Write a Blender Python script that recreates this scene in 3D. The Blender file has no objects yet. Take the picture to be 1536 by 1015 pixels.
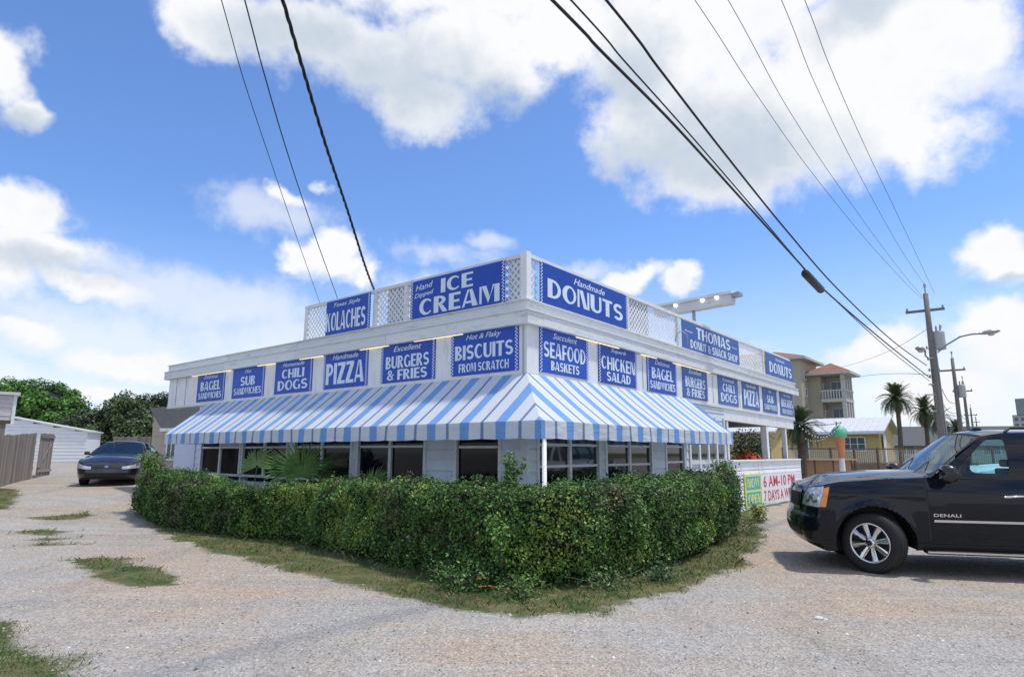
import bpy, math, random
import numpy as np
from mathutils import Vector, Matrix, noise
random.seed(7); RNG = np.random.default_rng(7)
S = bpy.context.scene; COL = S.collection
R = math.radians
# ---------------------------------------------------------------- camera, sky, sun, exposure
F, PITCH, ROLL, EYE = 953.0, R(10.2), R(.15), 1.6
cam = bpy.data.objects.new('camera', bpy.data.cameras.new('camera')); COL.objects.link(cam)
cam.data.sensor_width = 36; cam.data.lens = F / 1536 * 36; cam.data.clip_end = 4000; cam.data.clip_start = .05
cam.matrix_world = Matrix.Translation((0, 0, EYE)) @ Matrix.Rotation(R(90) + PITCH, 4, 'X') @ Matrix.Rotation(ROLL, 4, 'Z')
S.camera = cam
def ray(x, y):
    u, v = x - 768, 507.5 - y
    u, v = u * math.cos(ROLL) - v * math.sin(ROLL), u * math.sin(ROLL) + v * math.cos(ROLL)
    return Vector((u, F * math.cos(PITCH) - v * math.sin(PITCH), F * math.sin(PITCH) + v * math.cos(PITCH)))
def at(x, y, Y):                     # where a sight line reaches the real distance Y
    r = ray(x, y); k = Y / r.y
    return Vector((r.x * k, Y, EYE + r.z * k))
SUN_EL, SUN_AZ = R(70), math.atan2(1.0, -.04)
W = bpy.data.worlds.new('World'); S.world = W; W.use_nodes = True
SKY_STRENGTH = .1
def build_world():
    nt = W.node_tree; N = nt.nodes; Lk = nt.links; N.clear()
    out = N.new('ShaderNodeOutputWorld'); bg = N.new('ShaderNodeBackground'); bg.inputs['Strength'].default_value = SKY_STRENGTH
    Lk.new(bg.outputs[0], out.inputs[0])
    sky = N.new('ShaderNodeTexSky'); sky.sky_type = 'NISHITA'; sky.sun_disc = False
    sky.sun_elevation = SUN_EL; sky.sun_rotation = SUN_AZ; sky.air_density = 1.0; sky.dust_density = .6; sky.ozone_density = 2.2
    tc = N.new('ShaderNodeTexCoord'); D = tc.outputs['Generated']
    def math_(op, a, b=None, c=None, clamp=False):
        n = N.new('ShaderNodeMath'); n.operation = op; n.use_clamp = clamp
        for i, v in enumerate((a, b, c)):
            if v is None: continue
            if isinstance(v, (int, float)): n.inputs[i].default_value = v
            else: Lk.new(v, n.inputs[i])
        return n.outputs[0]
    def noise_(vec, scale, detail=6, rough=.55, dist=0):
        n = N.new('ShaderNodeTexNoise'); n.inputs['Scale'].default_value = scale; n.inputs['Detail'].default_value = detail
        n.inputs['Roughness'].default_value = rough; n.inputs['Distortion'].default_value = dist; Lk.new(vec, n.inputs['Vector'])
        return n
    # domain warp
    w1 = noise_(D, 5.0, 5, .6); vm = N.new('ShaderNodeVectorMath'); vm.operation = 'SUBTRACT'; Lk.new(w1.outputs['Color'], vm.inputs[0]); vm.inputs[1].default_value = (.5, .5, .5)
    vs = N.new('ShaderNodeVectorMath'); vs.operation = 'MULTIPLY_ADD'; Lk.new(vm.outputs[0], vs.inputs[0]); vs.inputs[1].default_value = (.13, .13, .13); Lk.new(D, vs.inputs[2])
    DW = vs.outputs[0]
    def blobs(lst):
        cur = None
        for (x, y, rx, ry, rot) in lst:
            d = ray(x, y); dist = d.length; d = d.normalized()
            m = N.new('ShaderNodeMapping'); m.vector_type = 'TEXTURE'; m.inputs['Location'].default_value = d
            zax = d; xax = Vector((d.y, -d.x, 0)).normalized(); yax = xax.cross(zax) * -1
            xr = xax * math.cos(R(rot)) + yax * math.sin(R(rot)); yr = yax * math.cos(R(rot)) - xax * math.sin(R(rot))
            M = Matrix((xr, yr, xr.cross(yr))).transposed()
            m.inputs['Rotation'].default_value = M.to_euler('XYZ')
            s = 1 / dist
            m.inputs['Scale'].default_value = (rx * s, ry * s, max(rx, ry) * s)
            Lk.new(DW, m.inputs['Vector'])
            l = N.new('ShaderNodeVectorMath'); l.operation = 'LENGTH'; Lk.new(m.outputs[0], l.inputs[0])
            v = l.outputs['Value']
            cur = v if cur is None else math_('SMOOTH_MIN', cur, v, .18)
        return math_('SUBTRACT', 1.0, cur)
    solid = [(1010, 60, 150, 110, 0), (990, 190, 100, 90, 0), (1080, 265, 125, 66, 0), (1170, 170, 190, 130, 0), (1290, 90, 190, 130, 0), (1330, 190, 140, 60, 25), (1430, 60, 120, 80, 20),
             (1200, -60, 420, 110, 0), (330, 20, 90, 55, 0), (450, 50, 120, 60, 0), (560, 90, 130, 70, 0), (630, 150, 100, 60, 0), (720, 70, 150, 80, 0), (840, 40, 110, 70, 0),
             (700, -40, 300, 90, 0), (0, 80, 55, 70, 0), (40, 150, 38, 30, 0), (15, 320, 75, 55, 0), (60, 385, 75, 40, 0), (0, 400, 70, 60, 0),
             (495, 395, 72, 34, 0), (500, 370, 42, 26, 0), (552, 412, 34, 24, 0), (445, 392, 42, 22, 10), (478, 282, 22, 19, 0), (425, 300, 34, 15, 15),
             (942, 424, 50, 21, 0), (1020, 436, 34, 24, 0), (1500, 365, 52, 38, 0), (1540, 390, 60, 40, 0), (1500, 480, 62, 44, 0), (1560, 520, 90, 60, 0), (1310, 520, 56, 36, 0),
             (205, 540, 95, 24, 0), (330, 562, 60, 24, 0), (150, 592, 60, 16, 0), (110, 425, 80, 22, 10), (60, 500, 50, 16, 0), (1380, 590, 90, 40, 0)]
    hazy = [(180, 430, 160, 45, 0), (330, 460, 180, 46, 0), (120, 500, 240, 50, 0), (420, 520, 190, 60, 0), (670, 375, 90, 26, 8), (730, 360, 40, 20, 0), (1390, 540, 160, 60, 0), (1450, 600, 200, 60, 0),
            (1490, 130, 90, 40, 30), (400, 330, 120, 40, 0), (1230, 590, 160, 50, 0), (50, 580, 250, 50, 0), (640, 440, 110, 40, 0), (870, 400, 60, 20, 0), (60, 470, 140, 50, 0), (1150, 560, 90, 40, 0)]
    vS, vH = blobs(solid), blobs(hazy)
    fb = noise_(D, 9, 9, .62); fb2 = noise_(D, 3.2, 5, .55); fb3 = noise_(D, 26, 6, .6)
    f0 = math_('SUBTRACT', fb.outputs[0], .5)
    # general clouds away from the photographed part of the sky
    gen = math_('MULTIPLY', math_('SUBTRACT', fb2.outputs[0], .47), 2.6)
    sep = N.new('ShaderNodeSeparateXYZ'); Lk.new(D, sep.inputs[0])
    behind = math_('MULTIPLY', math_('SUBTRACT', .25, sep.outputs[1]), 4.0, clamp=True)
    gen = math_('SUBTRACT', gen, math_('MULTIPLY', math_('SUBTRACT', 1.0, behind), 3.0))
    v = math_('MAXIMUM', vS, gen)
    dens = math_('MULTIPLY_ADD', math_('SUBTRACT', fb3.outputs[0], .5), .75, math_('MULTIPLY_ADD', f0, 1.25, v))
    mr = N.new('ShaderNodeMapRange'); mr.interpolation_type = 'SMOOTHSTEP'; Lk.new(dens, mr.inputs[0]); mr.inputs[1].default_value = -.20; mr.inputs[2].default_value = .46
    denh = math_('MULTIPLY_ADD', f0, 2.6, vH)
    mh = N.new('ShaderNodeMapRange'); mh.interpolation_type = 'SMOOTHSTEP'; Lk.new(denh, mh.inputs[0]); mh.inputs[1].default_value = -.25; mh.inputs[2].default_value = .8; mh.inputs[4].default_value = .60
    # pale veil towards the horizon
    vz = N.new('ShaderNodeMapRange'); vz.interpolation_type = 'SMOOTHSTEP'; Lk.new(sep.outputs[2], vz.inputs[0]); vz.inputs[1].default_value = .34; vz.inputs[2].default_value = -.02; vz.inputs[4].default_value = .52
    veil = vz.outputs[0]
    inv = lambda a: math_('SUBTRACT', 1.0, a)
    alpha = inv(math_('MULTIPLY', math_('MULTIPLY', inv(mr.outputs[0]), inv(mh.outputs[0])), inv(veil)))
    # cloud tone: thick undersides greyer
    grey = [(1060, 240, 190, 80, 0), (960, 130, 60, 90, 0), (600, 120, 170, 70, 0), (450, 60, 130, 50, 0), (40, 400, 110, 26, 0), (20, 160, 60, 25, 0), (1520, 418, 60, 10, 0), (1280, 20, 60, 40, 0), (760, 150, 80, 30, 0)]
    vG = blobs(grey)
    gm = N.new('ShaderNodeMapRange'); gm.interpolation_type = 'SMOOTHSTEP'; Lk.new(math_('MULTIPLY_ADD', f0, 1.3, vG), gm.inputs[0]); gm.inputs[1].default_value = -.35; gm.inputs[2].default_value = .75
    fine = math_('MULTIPLY_ADD', math_('SUBTRACT', fb3.outputs[0], .5), .35, math_('MULTIPLY_ADD', f0, .55, math_('MULTIPLY', gm.outputs[0], .85)), clamp=True)
    cc = N.new('ShaderNodeMix'); cc.data_type = 'RGBA'; Lk.new(fine, cc.inputs[0])
    k = 1 / SKY_STRENGTH
    cc.inputs[6].default_value = (.94 * k, .95 * k, .965 * k, 1); cc.inputs[7].default_value = (.54 * k, .62 * k, .73 * k, 1)
    tint = N.new('ShaderNodeMix'); tint.data_type = 'RGBA'; tint.blend_type = 'MULTIPLY'; tint.inputs[0].default_value = 1; tint.inputs[7].default_value = (1.0, 1.0, 1.0, 1)
    Lk.new(sky.outputs[0], tint.inputs[6])
    global SKY_TINT; SKY_TINT = tint.inputs[7]
    mx = N.new('ShaderNodeMix'); mx.data_type = 'RGBA'; Lk.new(alpha, mx.inputs[0]); Lk.new(tint.outputs[2], mx.inputs[6]); Lk.new(cc.outputs[2], mx.inputs[7])
    Lk.new(mx.outputs[2], bg.inputs[0])
build_world(); SKY_TINT.default_value = (1.20, 1.52, 2.0, 1)
sun = bpy.data.objects.new('sun', bpy.data.lights.new('sun', 'SUN')); COL.objects.link(sun)
sun.data.energy = 3.1; sun.data.angle = R(3.2); sun.data.color = (1, .93, .82)
sd = Vector((math.sin(SUN_AZ) * math.cos(SUN_EL), math.cos(SUN_AZ) * math.cos(SUN_EL), math.sin(SUN_EL)))
sun.rotation_euler = sd.to_track_quat('Z', 'Y').to_euler()
S.view_settings.view_transform = 'Standard'; S.view_settings.look = 'None'; S.view_settings.exposure = .05; S.view_settings.gamma = 1; S.view_settings.use_curve_mapping = False
S.cycles.max_bounces = 6; S.cycles.transparent_max_bounces = 12

# ---------------------------------------------------------------- helpers
class MB:
    def __init__(s): s.v = []; s.f = []; s.uv = []; s.m = Matrix()
    def add(s, vs, fs, uvs=None):
        o = len(s.v); s.v += [tuple(s.m @ Vector(p)) for p in vs]; s.f += [tuple(i + o for i in f) for f in fs]
        if uvs: s.uv += uvs
    def box(s, x0, x1, y0, y1, z0, z1):
        s.add([(x0, y0, z0), (x1, y0, z0), (x1, y1, z0), (x0, y1, z0), (x0, y0, z1), (x1, y0, z1), (x1, y1, z1), (x0, y1, z1)],
              [(0, 3, 2, 1), (4, 5, 6, 7), (0, 1, 5, 4), (1, 2, 6, 5), (2, 3, 7, 6), (3, 0, 4, 7)])
        return s
    def bar(s, a, b, w, h=None, up=(0, 0, 1)):
        a, b = Vector(a), Vector(b); h = h or w; d = (b - a).normalized(); up = Vector(up)
        if abs(d.dot(up)) > .98: up = Vector((1, 0, 0))
        x = d.cross(up).normalized() * w / 2; y = x.cross(d).normalized() * h / 2
        s.add([a - x - y, a + x - y, a + x + y, a - x + y, b - x - y, b + x - y, b + x + y, b - x + y],
              [(0, 3, 2, 1), (4, 5, 6, 7), (0, 1, 5, 4), (1, 2, 6, 5), (2, 3, 7, 6), (3, 0, 4, 7)])
        return s
    def tube(s, pts, r, n=8, caps=True):
        pts = [Vector(p) for p in pts]; rs = r if isinstance(r, (list, tuple)) else [r] * len(pts)
        V = []; Fc = []; ref = None
        for i, p in enumerate(pts):
            d = (pts[min(i + 1, len(pts) - 1)] - pts[max(i - 1, 0)]).normalized()
            if ref is None: ref = Vector((0, 0, 1)) if abs(d.z) < .9 else Vector((1, 0, 0))
            x = d.cross(ref).normalized(); y = d.cross(x).normalized(); ref = -y if False else ref
            for k in range(n):
                a = 2 * math.pi * k / n; V.append(p + (x * math.cos(a) + y * math.sin(a)) * rs[i])
        for i in range(len(pts) - 1):
            for k in range(n): Fc.append((i * n + k, i * n + (k + 1) % n, (i + 1) * n + (k + 1) % n, (i + 1) * n + k))
        if caps: Fc += [tuple(range(n)), tuple(range((len(pts) - 1) * n, len(pts) * n))]
        s.add(V, Fc); return s
    def lathe(s, prof, n=24, axis='Z', c=(0, 0, 0)):      # prof: (radius, height)
        V = []; Fc = []
        for (r, h) in prof:
            for k in range(n):
                a = 2 * math.pi * k / n; p = (r * math.cos(a), r * math.sin(a), h)
                if axis == 'Y': p = (p[0], p[2], p[1])
                V.append((p[0] + c[0], p[1] + c[1], p[2] + c[2]))
        for i in range(len(prof) - 1):
            for k in range(n): Fc.append((i * n + k, i * n + (k + 1) % n, (i + 1) * n + (k + 1) % n, (i + 1) * n + k))
        s.add(V, Fc); return s
    def quad(s, a, b, c, d, uvs=None): s.add([a, b, c, d], [(0, 1, 2, 3)], uvs); return s
    def poly(s, pts): s.add(pts, [tuple(range(len(pts)))]); return s
    def prism(s, pts2, y0, y1, axes='XZ'):
        n = len(pts2); f = (lambda a, b, t: (a, t, b)) if axes == 'XZ' else ((lambda a, b, t: (t, a, b)) if axes == 'YZ' else (lambda a, b, t: (a, b, t)))
        s.add([f(a, b, y0) for a, b in pts2] + [f(a, b, y1) for a, b in pts2],
              [tuple(range(n)), tuple(range(2 * n - 1, n - 1, -1))] + [(i, i + n, (i + 1) % n + n, (i + 1) % n) for i in range(n)]); return s
    def grid(s, P, nu, nv, skip=None):
        V = [P(i / nu, j / nv) for j in range(nv + 1) for i in range(nu + 1)]
        Fc = [(j * (nu + 1) + i, j * (nu + 1) + i + 1, (j + 1) * (nu + 1) + i + 1, (j + 1) * (nu + 1) + i) for j in range(nv) for i in range(nu) if not (skip and skip(i, j))]
        s.add(V, Fc); return s
    def mesh(s, name, smooth=False):
        me = bpy.data.meshes.new(name); me.from_pydata(s.v, [], s.f)
        if s.uv:
            ul = me.uv_layers.new(name='UVMap'); ul.data.foreach_set('uv', [c for p in s.uv for c in p])
        if smooth: me.shade_smooth()
        me.update(); return me
    def build(s, name, material, parent=None, smooth=False, sag=False):
        if sag: s.v = [(x, y, z - SAG * max(0, x)) for x, y, z in s.v]
        return link(name, s.mesh(name, smooth), material, parent)
SAG = .0075
def link(name, me, material, parent=None):
    o = bpy.data.objects.new(name, me); COL.objects.link(o)
    if material and me and not me.materials: me.materials.append(material)
    if parent: o.parent = parent
    return o
def tag(o, label=None, cat=None, group=None, kind=None):
    if label: o['label'] = label
    if cat: o['category'] = cat
    if group: o['group'] = group
    if kind: o['kind'] = kind
    return o
def empty(name, loc=(0, 0, 0), rz=0.0, label=None, cat=None, group=None):
    o = bpy.data.objects.new(name, None); o.empty_display_size = .2; COL.objects.link(o); o.location = loc; o.rotation_euler = (0, 0, rz)
    return tag(o, label, cat, group)
def copy_tree(o, parent=None):
    c = o.copy(); COL.objects.link(c)
    if parent: c.parent = parent
    for ch in [k for k in o.children]: copy_tree(ch, c)
    return c
def bevel(o, w=.01, seg=2, ang=35):
    m = o.modifiers.new('bevel', 'BEVEL'); m.width = w; m.segments = seg; m.limit_method = 'ANGLE'; m.angle_limit = R(ang); return o

def mat(name, col, rough=.6, metal=0, var=0, vscale=3.0, bump=0, bscale=40.0, coat=0, emit=0, spec=.5, dirt=None, dscale=1.2, damt=.5, stretch=None, attr=None, trans=0):
    m = bpy.data.materials.new(name); m.use_nodes = True; nt = m.node_tree; N = nt.nodes; Lk = nt.links; b = N['Principled BSDF']
    b.inputs['Roughness'].default_value = rough; b.inputs['Metallic'].default_value = metal; b.inputs['Specular IOR Level'].default_value = spec
    if coat: b.inputs['Coat Weight'].default_value = coat; b.inputs['Coat IOR'].default_value = 1.5 if coat >= 1 else 1.42; b.inputs['Coat Roughness'].default_value = .03
    src = None
    tc = N.new('ShaderNodeTexCoord'); vec = tc.outputs['Object']
    if stretch:
        mp = N.new('ShaderNodeMapping'); mp.inputs['Scale'].default_value = stretch; Lk.new(vec, mp.inputs[0]); vec = mp.outputs[0]
    if attr:
        a = N.new('ShaderNodeVertexColor'); a.layer_name = attr; src = a.outputs[0]
    else:
        rgb = N.new('ShaderNodeRGB'); rgb.outputs[0].default_value = (*col, 1); src = rgb.outputs[0]
    if var:
        n = N.new('ShaderNodeTexNoise'); n.inputs['Scale'].default_value = vscale; n.inputs['Detail'].default_value = 8; n.inputs['Roughness'].default_value = .65; Lk.new(vec, n.inputs['Vector'])
        mr = N.new('ShaderNodeMapRange'); mr.inputs[1].default_value = .3; mr.inputs[2].default_value = .7; mr.inputs[3].default_value = 1 - var; mr.inputs[4].default_value = 1 + var; Lk.new(n.outputs[0], mr.inputs[0])
        mm = N.new('ShaderNodeMix'); mm.data_type = 'RGBA'; mm.blend_type = 'MULTIPLY'; mm.inputs[0].default_value = 1; Lk.new(src, mm.inputs[6]); Lk.new(mr.outputs[0], mm.inputs[7]); src = mm.outputs[2]
    if dirt:
        n = N.new('ShaderNodeTexNoise'); n.inputs['Scale'].default_value = dscale; n.inputs['Detail'].default_value = 10; n.inputs['Roughness'].default_value = .7; Lk.new(vec, n.inputs['Vector'])
        mr = N.new('ShaderNodeMapRange'); mr.inputs[1].default_value = .52; mr.inputs[2].default_value = .72; mr.inputs[4].default_value = damt; Lk.new(n.outputs[0], mr.inputs[0])
        mm = N.new('ShaderNodeMix'); mm.data_type = 'RGBA'; Lk.new(mr.outputs[0], mm.inputs[0]); Lk.new(src, mm.inputs[6]); mm.inputs[7].default_value = (*dirt, 1); src = mm.outputs[2]
    Lk.new(src, b.inputs['Base Color'])
    if bump:
        n = N.new('ShaderNodeTexNoise'); n.inputs['Scale'].default_value = bscale; n.inputs['Detail'].default_value = 5; Lk.new(vec, n.inputs['Vector'])
        bp = N.new('ShaderNodeBump'); bp.inputs['Strength'].default_value = bump; bp.inputs['Distance'].default_value = .02; Lk.new(n.outputs[0], bp.inputs['Height']); Lk.new(bp.outputs[0], b.inputs['Normal'])
    if emit:
        b.inputs['Emission Color'].default_value = (*col, 1); b.inputs['Emission Strength'].default_value = emit
    if trans:
        b.inputs['Transmission Weight'].default_value = trans
    return m
M = {}
M['white'] = mat('white_paint', (.80, .82, .82), .55, var=.06, dirt=(.42, .38, .32), dscale=2.0, damt=.5, bump=.1, stretch=(2.6, 2.6, .7))
M['trim'] = mat('weathered_trim_paint', (.74, .77, .77), .6, var=.08, dirt=(.25, .25, .23), dscale=3.0, damt=.6, bump=.12, stretch=(.6, .6, 3))
M['siding'] = mat('siding_paint', (.64, .69, .76), .6, var=.05, dirt=(.36, .38, .38), dscale=1.7, damt=.3, bump=.05)
M['dark'] = mat('dark_interior', (.012, .012, .013), .8)
M['glass'] = mat('dark_window_glass', (.005, .007, .011), .05, spec=.2, bump=.02, bscale=2)
M['glass_r'] = mat('street_window_glass', (.010, .012, .016), .03, spec=.75, bump=.015, bscale=2)
M['blind'] = mat('pale_blind', (.45, .48, .48), .7, var=.1)
M['blue'] = mat('sign_blue', (.022, .080, .45), .42, spec=.3, var=.06, vscale=2, dirt=(.05, .12, .45), dscale=2.5, damt=.4)
M['blue2'] = mat('sign_blue_faded', (.065, .14, .40), .5, spec=.3, var=.06, vscale=2)
M['letter'] = mat('sign_lettering', (.70, .80, .90), .5, var=.05, vscale=5)
M['lamp'] = mat('warm_tube_light', (1, .80, .45), .5, emit=1.15)
M['black'] = mat('black_rubber', (.012, .012, .014), .55)
M['tyre'] = mat('tyre_rubber', (.018, .018, .019), .75, bump=.2, bscale=60)
M['chrome'] = mat('chrome', (.75, .76, .78), .12, 1)
M['steel'] = mat('grey_steel', (.35, .36, .37), .4, .6, var=.1)
M['wood'] = mat('pole_wood', (.20, .185, .165), .85, var=.25, vscale=2, bump=.4, bscale=18, stretch=(6, 6, .5))
M['fencewood'] = mat('grey_fence_wood', (.25, .215, .185), .9, var=.25, vscale=3, bump=.3, bscale=20, stretch=(5, 5, .6))
M['barwood'] = mat('tan_bar_wood', (.36, .22, .12), .7, var=.15, vscale=3, stretch=(4, 4, .6))
M['leaf'] = mat('leaf', (0, 0, 0), .5, attr='tint', spec=.4)
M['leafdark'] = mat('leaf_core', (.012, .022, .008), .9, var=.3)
M['bark'] = mat('bark', (.13, .10, .075), .95, var=.3, bump=.6, bscale=12)
def vary(m, amt):          # neighbouring boards and panels weather differently
    nt = m.node_tree; N = nt.nodes; Lk = nt.links; b = N['Principled BSDF']; src = b.inputs['Base Color'].links[0].from_socket
    oi = N.new('ShaderNodeObjectInfo'); mr = N.new('ShaderNodeMapRange'); mr.inputs[3].default_value = 1 - amt; mr.inputs[4].default_value = 1 + amt * .6; Lk.new(oi.outputs['Random'], mr.inputs[0])
    x = N.new('ShaderNodeMix'); x.data_type = 'RGBA'; x.blend_type = 'MULTIPLY'; x.inputs[0].default_value = 1; Lk.new(src, x.inputs[6]); Lk.new(mr.outputs[0], x.inputs[7]); Lk.new(x.outputs[2], b.inputs['Base Color'])
for k_, a_ in (('white', .05), ('trim', .09), ('siding', .07), ('blue', .16), ('blue2', .12), ('fencewood', .30), ('barwood', .15)): vary(M[k_], a_)
M['concrete'] = mat('concrete', (.42, .40, .36), .85, var=.12)

# ---------------------------------------------------------------- ground
def sm(t): t = max(0., min(1., t)); return t * t * (3 - 2 * t)
def H(x, y): return 1.1 * sm((y + 14 * sm((-x - 5) / 8) - 18) / 35)
def sdf_poly_line(x, y, pl):
    best = 1e9
    for (ax, ay), (bx, by) in zip(pl, pl[1:]):
        dx, dy = bx - ax, by - ay; t = max(0, min(1, ((x - ax) * dx + (y - ay) * dy) / (dx * dx + dy * dy)))
        best = min(best, math.hypot(x - ax - t * dx, y - ay - t * dy))
    return best
def inside(x, y, pg):
    c = False; j = len(pg) - 1
    for i in range(len(pg)):
        xi, yi = pg[i]; xj, yj = pg[j]
        if (yi > y) != (yj > y) and x < (xj - xi) * (y - yi) / (yj - yi) + xi: c = not c
        j = i
    return c
VERGE = [(-9.9, 17.2), (-8.6, 15.4), (-7.4, 13.6), (-5.4, 11.3), (-3.5, 9.45), (-2.0, 8.1), (-.95, 7.25), (.05, 6.75), (.95, 6.95), (1.85, 7.8), (2.5, 8.6), (3.3, 9.5), (4.6, 11.9), (5.4, 14), (7.2, 18.9), (9.6, 22.2), (6, 24), (-2, 16), (-12, 26)]
PATCHES = [  # grass patches in the gravel: polygon, density
    ([(-6.7, 10.0), (-6.0, 10.25), (-5.2, 9.5), (-4.3, 8.7), (-3.95, 8.15), (-4.5, 7.95), (-5.2, 8.5), (-6.1, 9.3)], .95),
    ([(-10.9, 14.7), (-10.4, 15.9), (-9.8, 15.8), (-10.0, 14.6)], .75), ([(-9.7, 12.8), (-9.6, 13.5), (-8.8, 13.4), (-8.9, 12.7)], .7), ([(-8.4, 11.3), (-8.5, 11.9), (-7.4, 11.8), (-7.3, 11.5)], .75), ([(-9.0, 12.1), (-8.9, 12.5), (-8.2, 12.4), (-8.3, 12.0)], .6),
    ([(-16, 20.5), (-14.6, 19.4), (-12.5, 16.7), (-11.9, 15.5), (-13.0, 15.0), (-18, 16)], .8),
    ([(-6.6, 7.4), (-5.1, 6.7), (-4.1, 5.9), (-3.3, 5.2), (-2.6, 4.6), (-2.2, 3.5), (-9, 3), (-12, 9)], .9),
    ([(9.7, 24), (13, 31), (14.5, 33.5), (16, 33), (20.5, 38), (27, 38.5), (34, 44), (60, 60), (40, 75), (18, 60), (9, 30)], .8)]
def soil(x, y):              # 0 gravel .. 1 grass
    p = Vector((x, y, 0)); n = noise.noise(p * 1.1) * .35 + noise.noise(p * 3.7) * .22 + noise.noise(p * 11) * .12
    best = 0.
    for pg, dn in [(VERGE, .8)] + PATCHES:
        d = sdf_poly_line(x, y, pg + pg[:1])
        if d > 1.2 and not inside(x, y, pg): continue
        sd_ = d if inside(x, y, pg) else -d
        s_ = .42 if pg is not VERGE and len(pg) < 9 else .5
        v = sm((sd_ + n * s_ * 1.5) / s_ + .35) * dn
        best = max(best, v)
    return best
def axis_coords(lo, hi, step, far):
    c = list(np.arange(lo, hi + 1e-6, step)); s = step; a = hi
    while a < far: s *= 1.35; a += s; c.append(a)
    s = step; a = lo
    while a > -far: s *= 1.35; a -= s; c.insert(0, a)
    return c
def build_ground():
    xs = axis_coords(-16, 12, .15, 1500); ys = axis_coords(2.5, 24, .15, 1500)
    nx, ny = len(xs), len(ys); V = np.zeros((ny, nx, 3)); T = np.zeros((ny, nx, 4)); T[..., 3] = 1
    for j, y in enumerate(ys):
        for i, x in enumerate(xs):
            near = -48 < x < 70 and 2 < y < 90
            z = H(x, y)
            if near:
                z += .02 * noise.noise(Vector((x * .8, y * .8, 3)))
            V[j, i] = (x, y, z)
            T[j, i, 0] = soil(x, y) if near else (.6 if y > 20 else 0)
    me = bpy.data.meshes.new('ground'); me.vertices.add(nx * ny); me.vertices.foreach_set('co', V.ravel())
    idx = np.arange(nx * ny).reshape(ny, nx); q = np.stack([idx[:-1, :-1], idx[:-1, 1:], idx[1:, 1:], idx[1:, :-1]], -1).reshape(-1, 4)
    me.loops.add(q.size); me.loops.foreach_set('vertex_index', q.ravel()); me.polygons.add(len(q)); me.polygons.foreach_set('loop_start', np.arange(len(q)) * 4); me.update(calc_edges=True)
    ca = me.color_attributes.new('soil', 'FLOAT_COLOR', 'POINT'); ca.data.foreach_set('color', T.ravel()); me.shade_smooth()
    m = bpy.data.materials.new('gravel_lot'); m.use_nodes = True; nt = m.node_tree; N = nt.nodes; Lk = nt.links; b = N['Principled BSDF']; b.inputs['Roughness'].default_value = .9; b.inputs['Specular IOR Level'].default_value = .2
    tc = N.new('ShaderNodeTexCoord')
    def nz(sc, det=6, ro=.6, vec=None):
        n = N.new('ShaderNodeTexNoise'); n.inputs['Scale'].default_value = sc; n.inputs['Detail'].default_value = det; n.inputs['Roughness'].default_value = ro; Lk.new(vec or tc.outputs['Object'], n.inputs['Vector']); return n.outputs[0]
    def ramp(src, a, b_, ca_, cb_):
        r = N.new('ShaderNodeMapRange'); r.inputs[1].default_value = a; r.inputs[2].default_value = b_; Lk.new(src, r.inputs[0])
        x = N.new('ShaderNodeMix'); x.data_type = 'RGBA'; Lk.new(r.outputs[0], x.inputs[0])
        for k, c in ((6, ca_), (7, cb_)):
            if isinstance(c, tuple): x.inputs[k].default_value = (*c, 1)
            else: Lk.new(c, x.inputs[k])
        return x.outputs[2]
    base = ramp(nz(.32, 5), .43, .58, (.39, .37, .335), (.43, .345, .265))
    mp = N.new('ShaderNodeMapping'); mp.inputs['Rotation'].default_value = (0, 0, R(35)); mp.inputs['Scale'].default_value = (1.0, .28, 1); Lk.new(tc.outputs['Object'], mp.inputs[0])
    base = ramp(nz(1.1, 7, .7, mp.outputs[0]), .50, .72, base, (.30, .275, .235))
    mp2 = N.new('ShaderNodeMapping'); mp2.inputs['Rotation'].default_value = (0, 0, R(-28)); mp2.inputs['Scale'].default_value = (.16, 1.5, 1); Lk.new(tc.outputs['Object'], mp2.inputs[0])
    base = ramp(nz(.9, 5, .6, mp2.outputs[0]), .54, .66, base, (.43, .40, .355))
    base = ramp(nz(5.5, 8, .75), .58, .74, base, (.24, .215, .18))
    mp3 = N.new('ShaderNodeMapping'); mp3.inputs['Rotation'].default_value = (0, 0, R(48)); mp3.inputs['Scale'].default_value = (.10, 2.1, 1); Lk.new(tc.outputs['Object'], mp3.inputs[0])
    base = ramp(nz(1.0, 4, .5, mp3.outputs[0]), .50, .70, base, (.335, .315, .285))
    vo = N.new('ShaderNodeTexVoronoi'); vo.inputs['Scale'].default_value = 46; Lk.new(tc.outputs['Object'], vo.inputs['Vector'])
    bw = N.new('ShaderNodeRGBToBW'); Lk.new(vo.outputs['Color'], bw.inputs[0])
    st = N.new('ShaderNodeMapRange'); st.inputs[1].default_value = .1; st.inputs[2].default_value = .9; st.inputs[3].default_value = .70; st.inputs[4].default_value = 1.27; Lk.new(bw.outputs[0], st.inputs[0])
    mm = N.new('ShaderNodeMix'); mm.data_type = 'RGBA'; mm.blend_type = 'MULTIPLY'; mm.inputs[0].default_value = 1; Lk.new(base, mm.inputs[6]); Lk.new(st.outputs[0], mm.inputs[7])
    gr = ramp(nz(2.2, 8, .7), .38, .62, (.05, .088, .022), (.185, .155, .08))
    at_ = N.new('ShaderNodeVertexColor'); at_.layer_name = 'soil'; sr = N.new('ShaderNodeSeparateColor'); Lk.new(at_.outputs[0], sr.inputs[0])
    fz = N.new('ShaderNodeMath'); fz.operation = 'MULTIPLY_ADD'; Lk.new(nz(14, 6, .7), fz.inputs[0]); fz.inputs[1].default_value = .8; Lk.new(sr.outputs[0], fz.inputs[2])
    c = ramp(fz.outputs[0], .62, .95, mm.outputs[2], gr)
    Lk.new(c, b.inputs['Base Color'])
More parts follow.
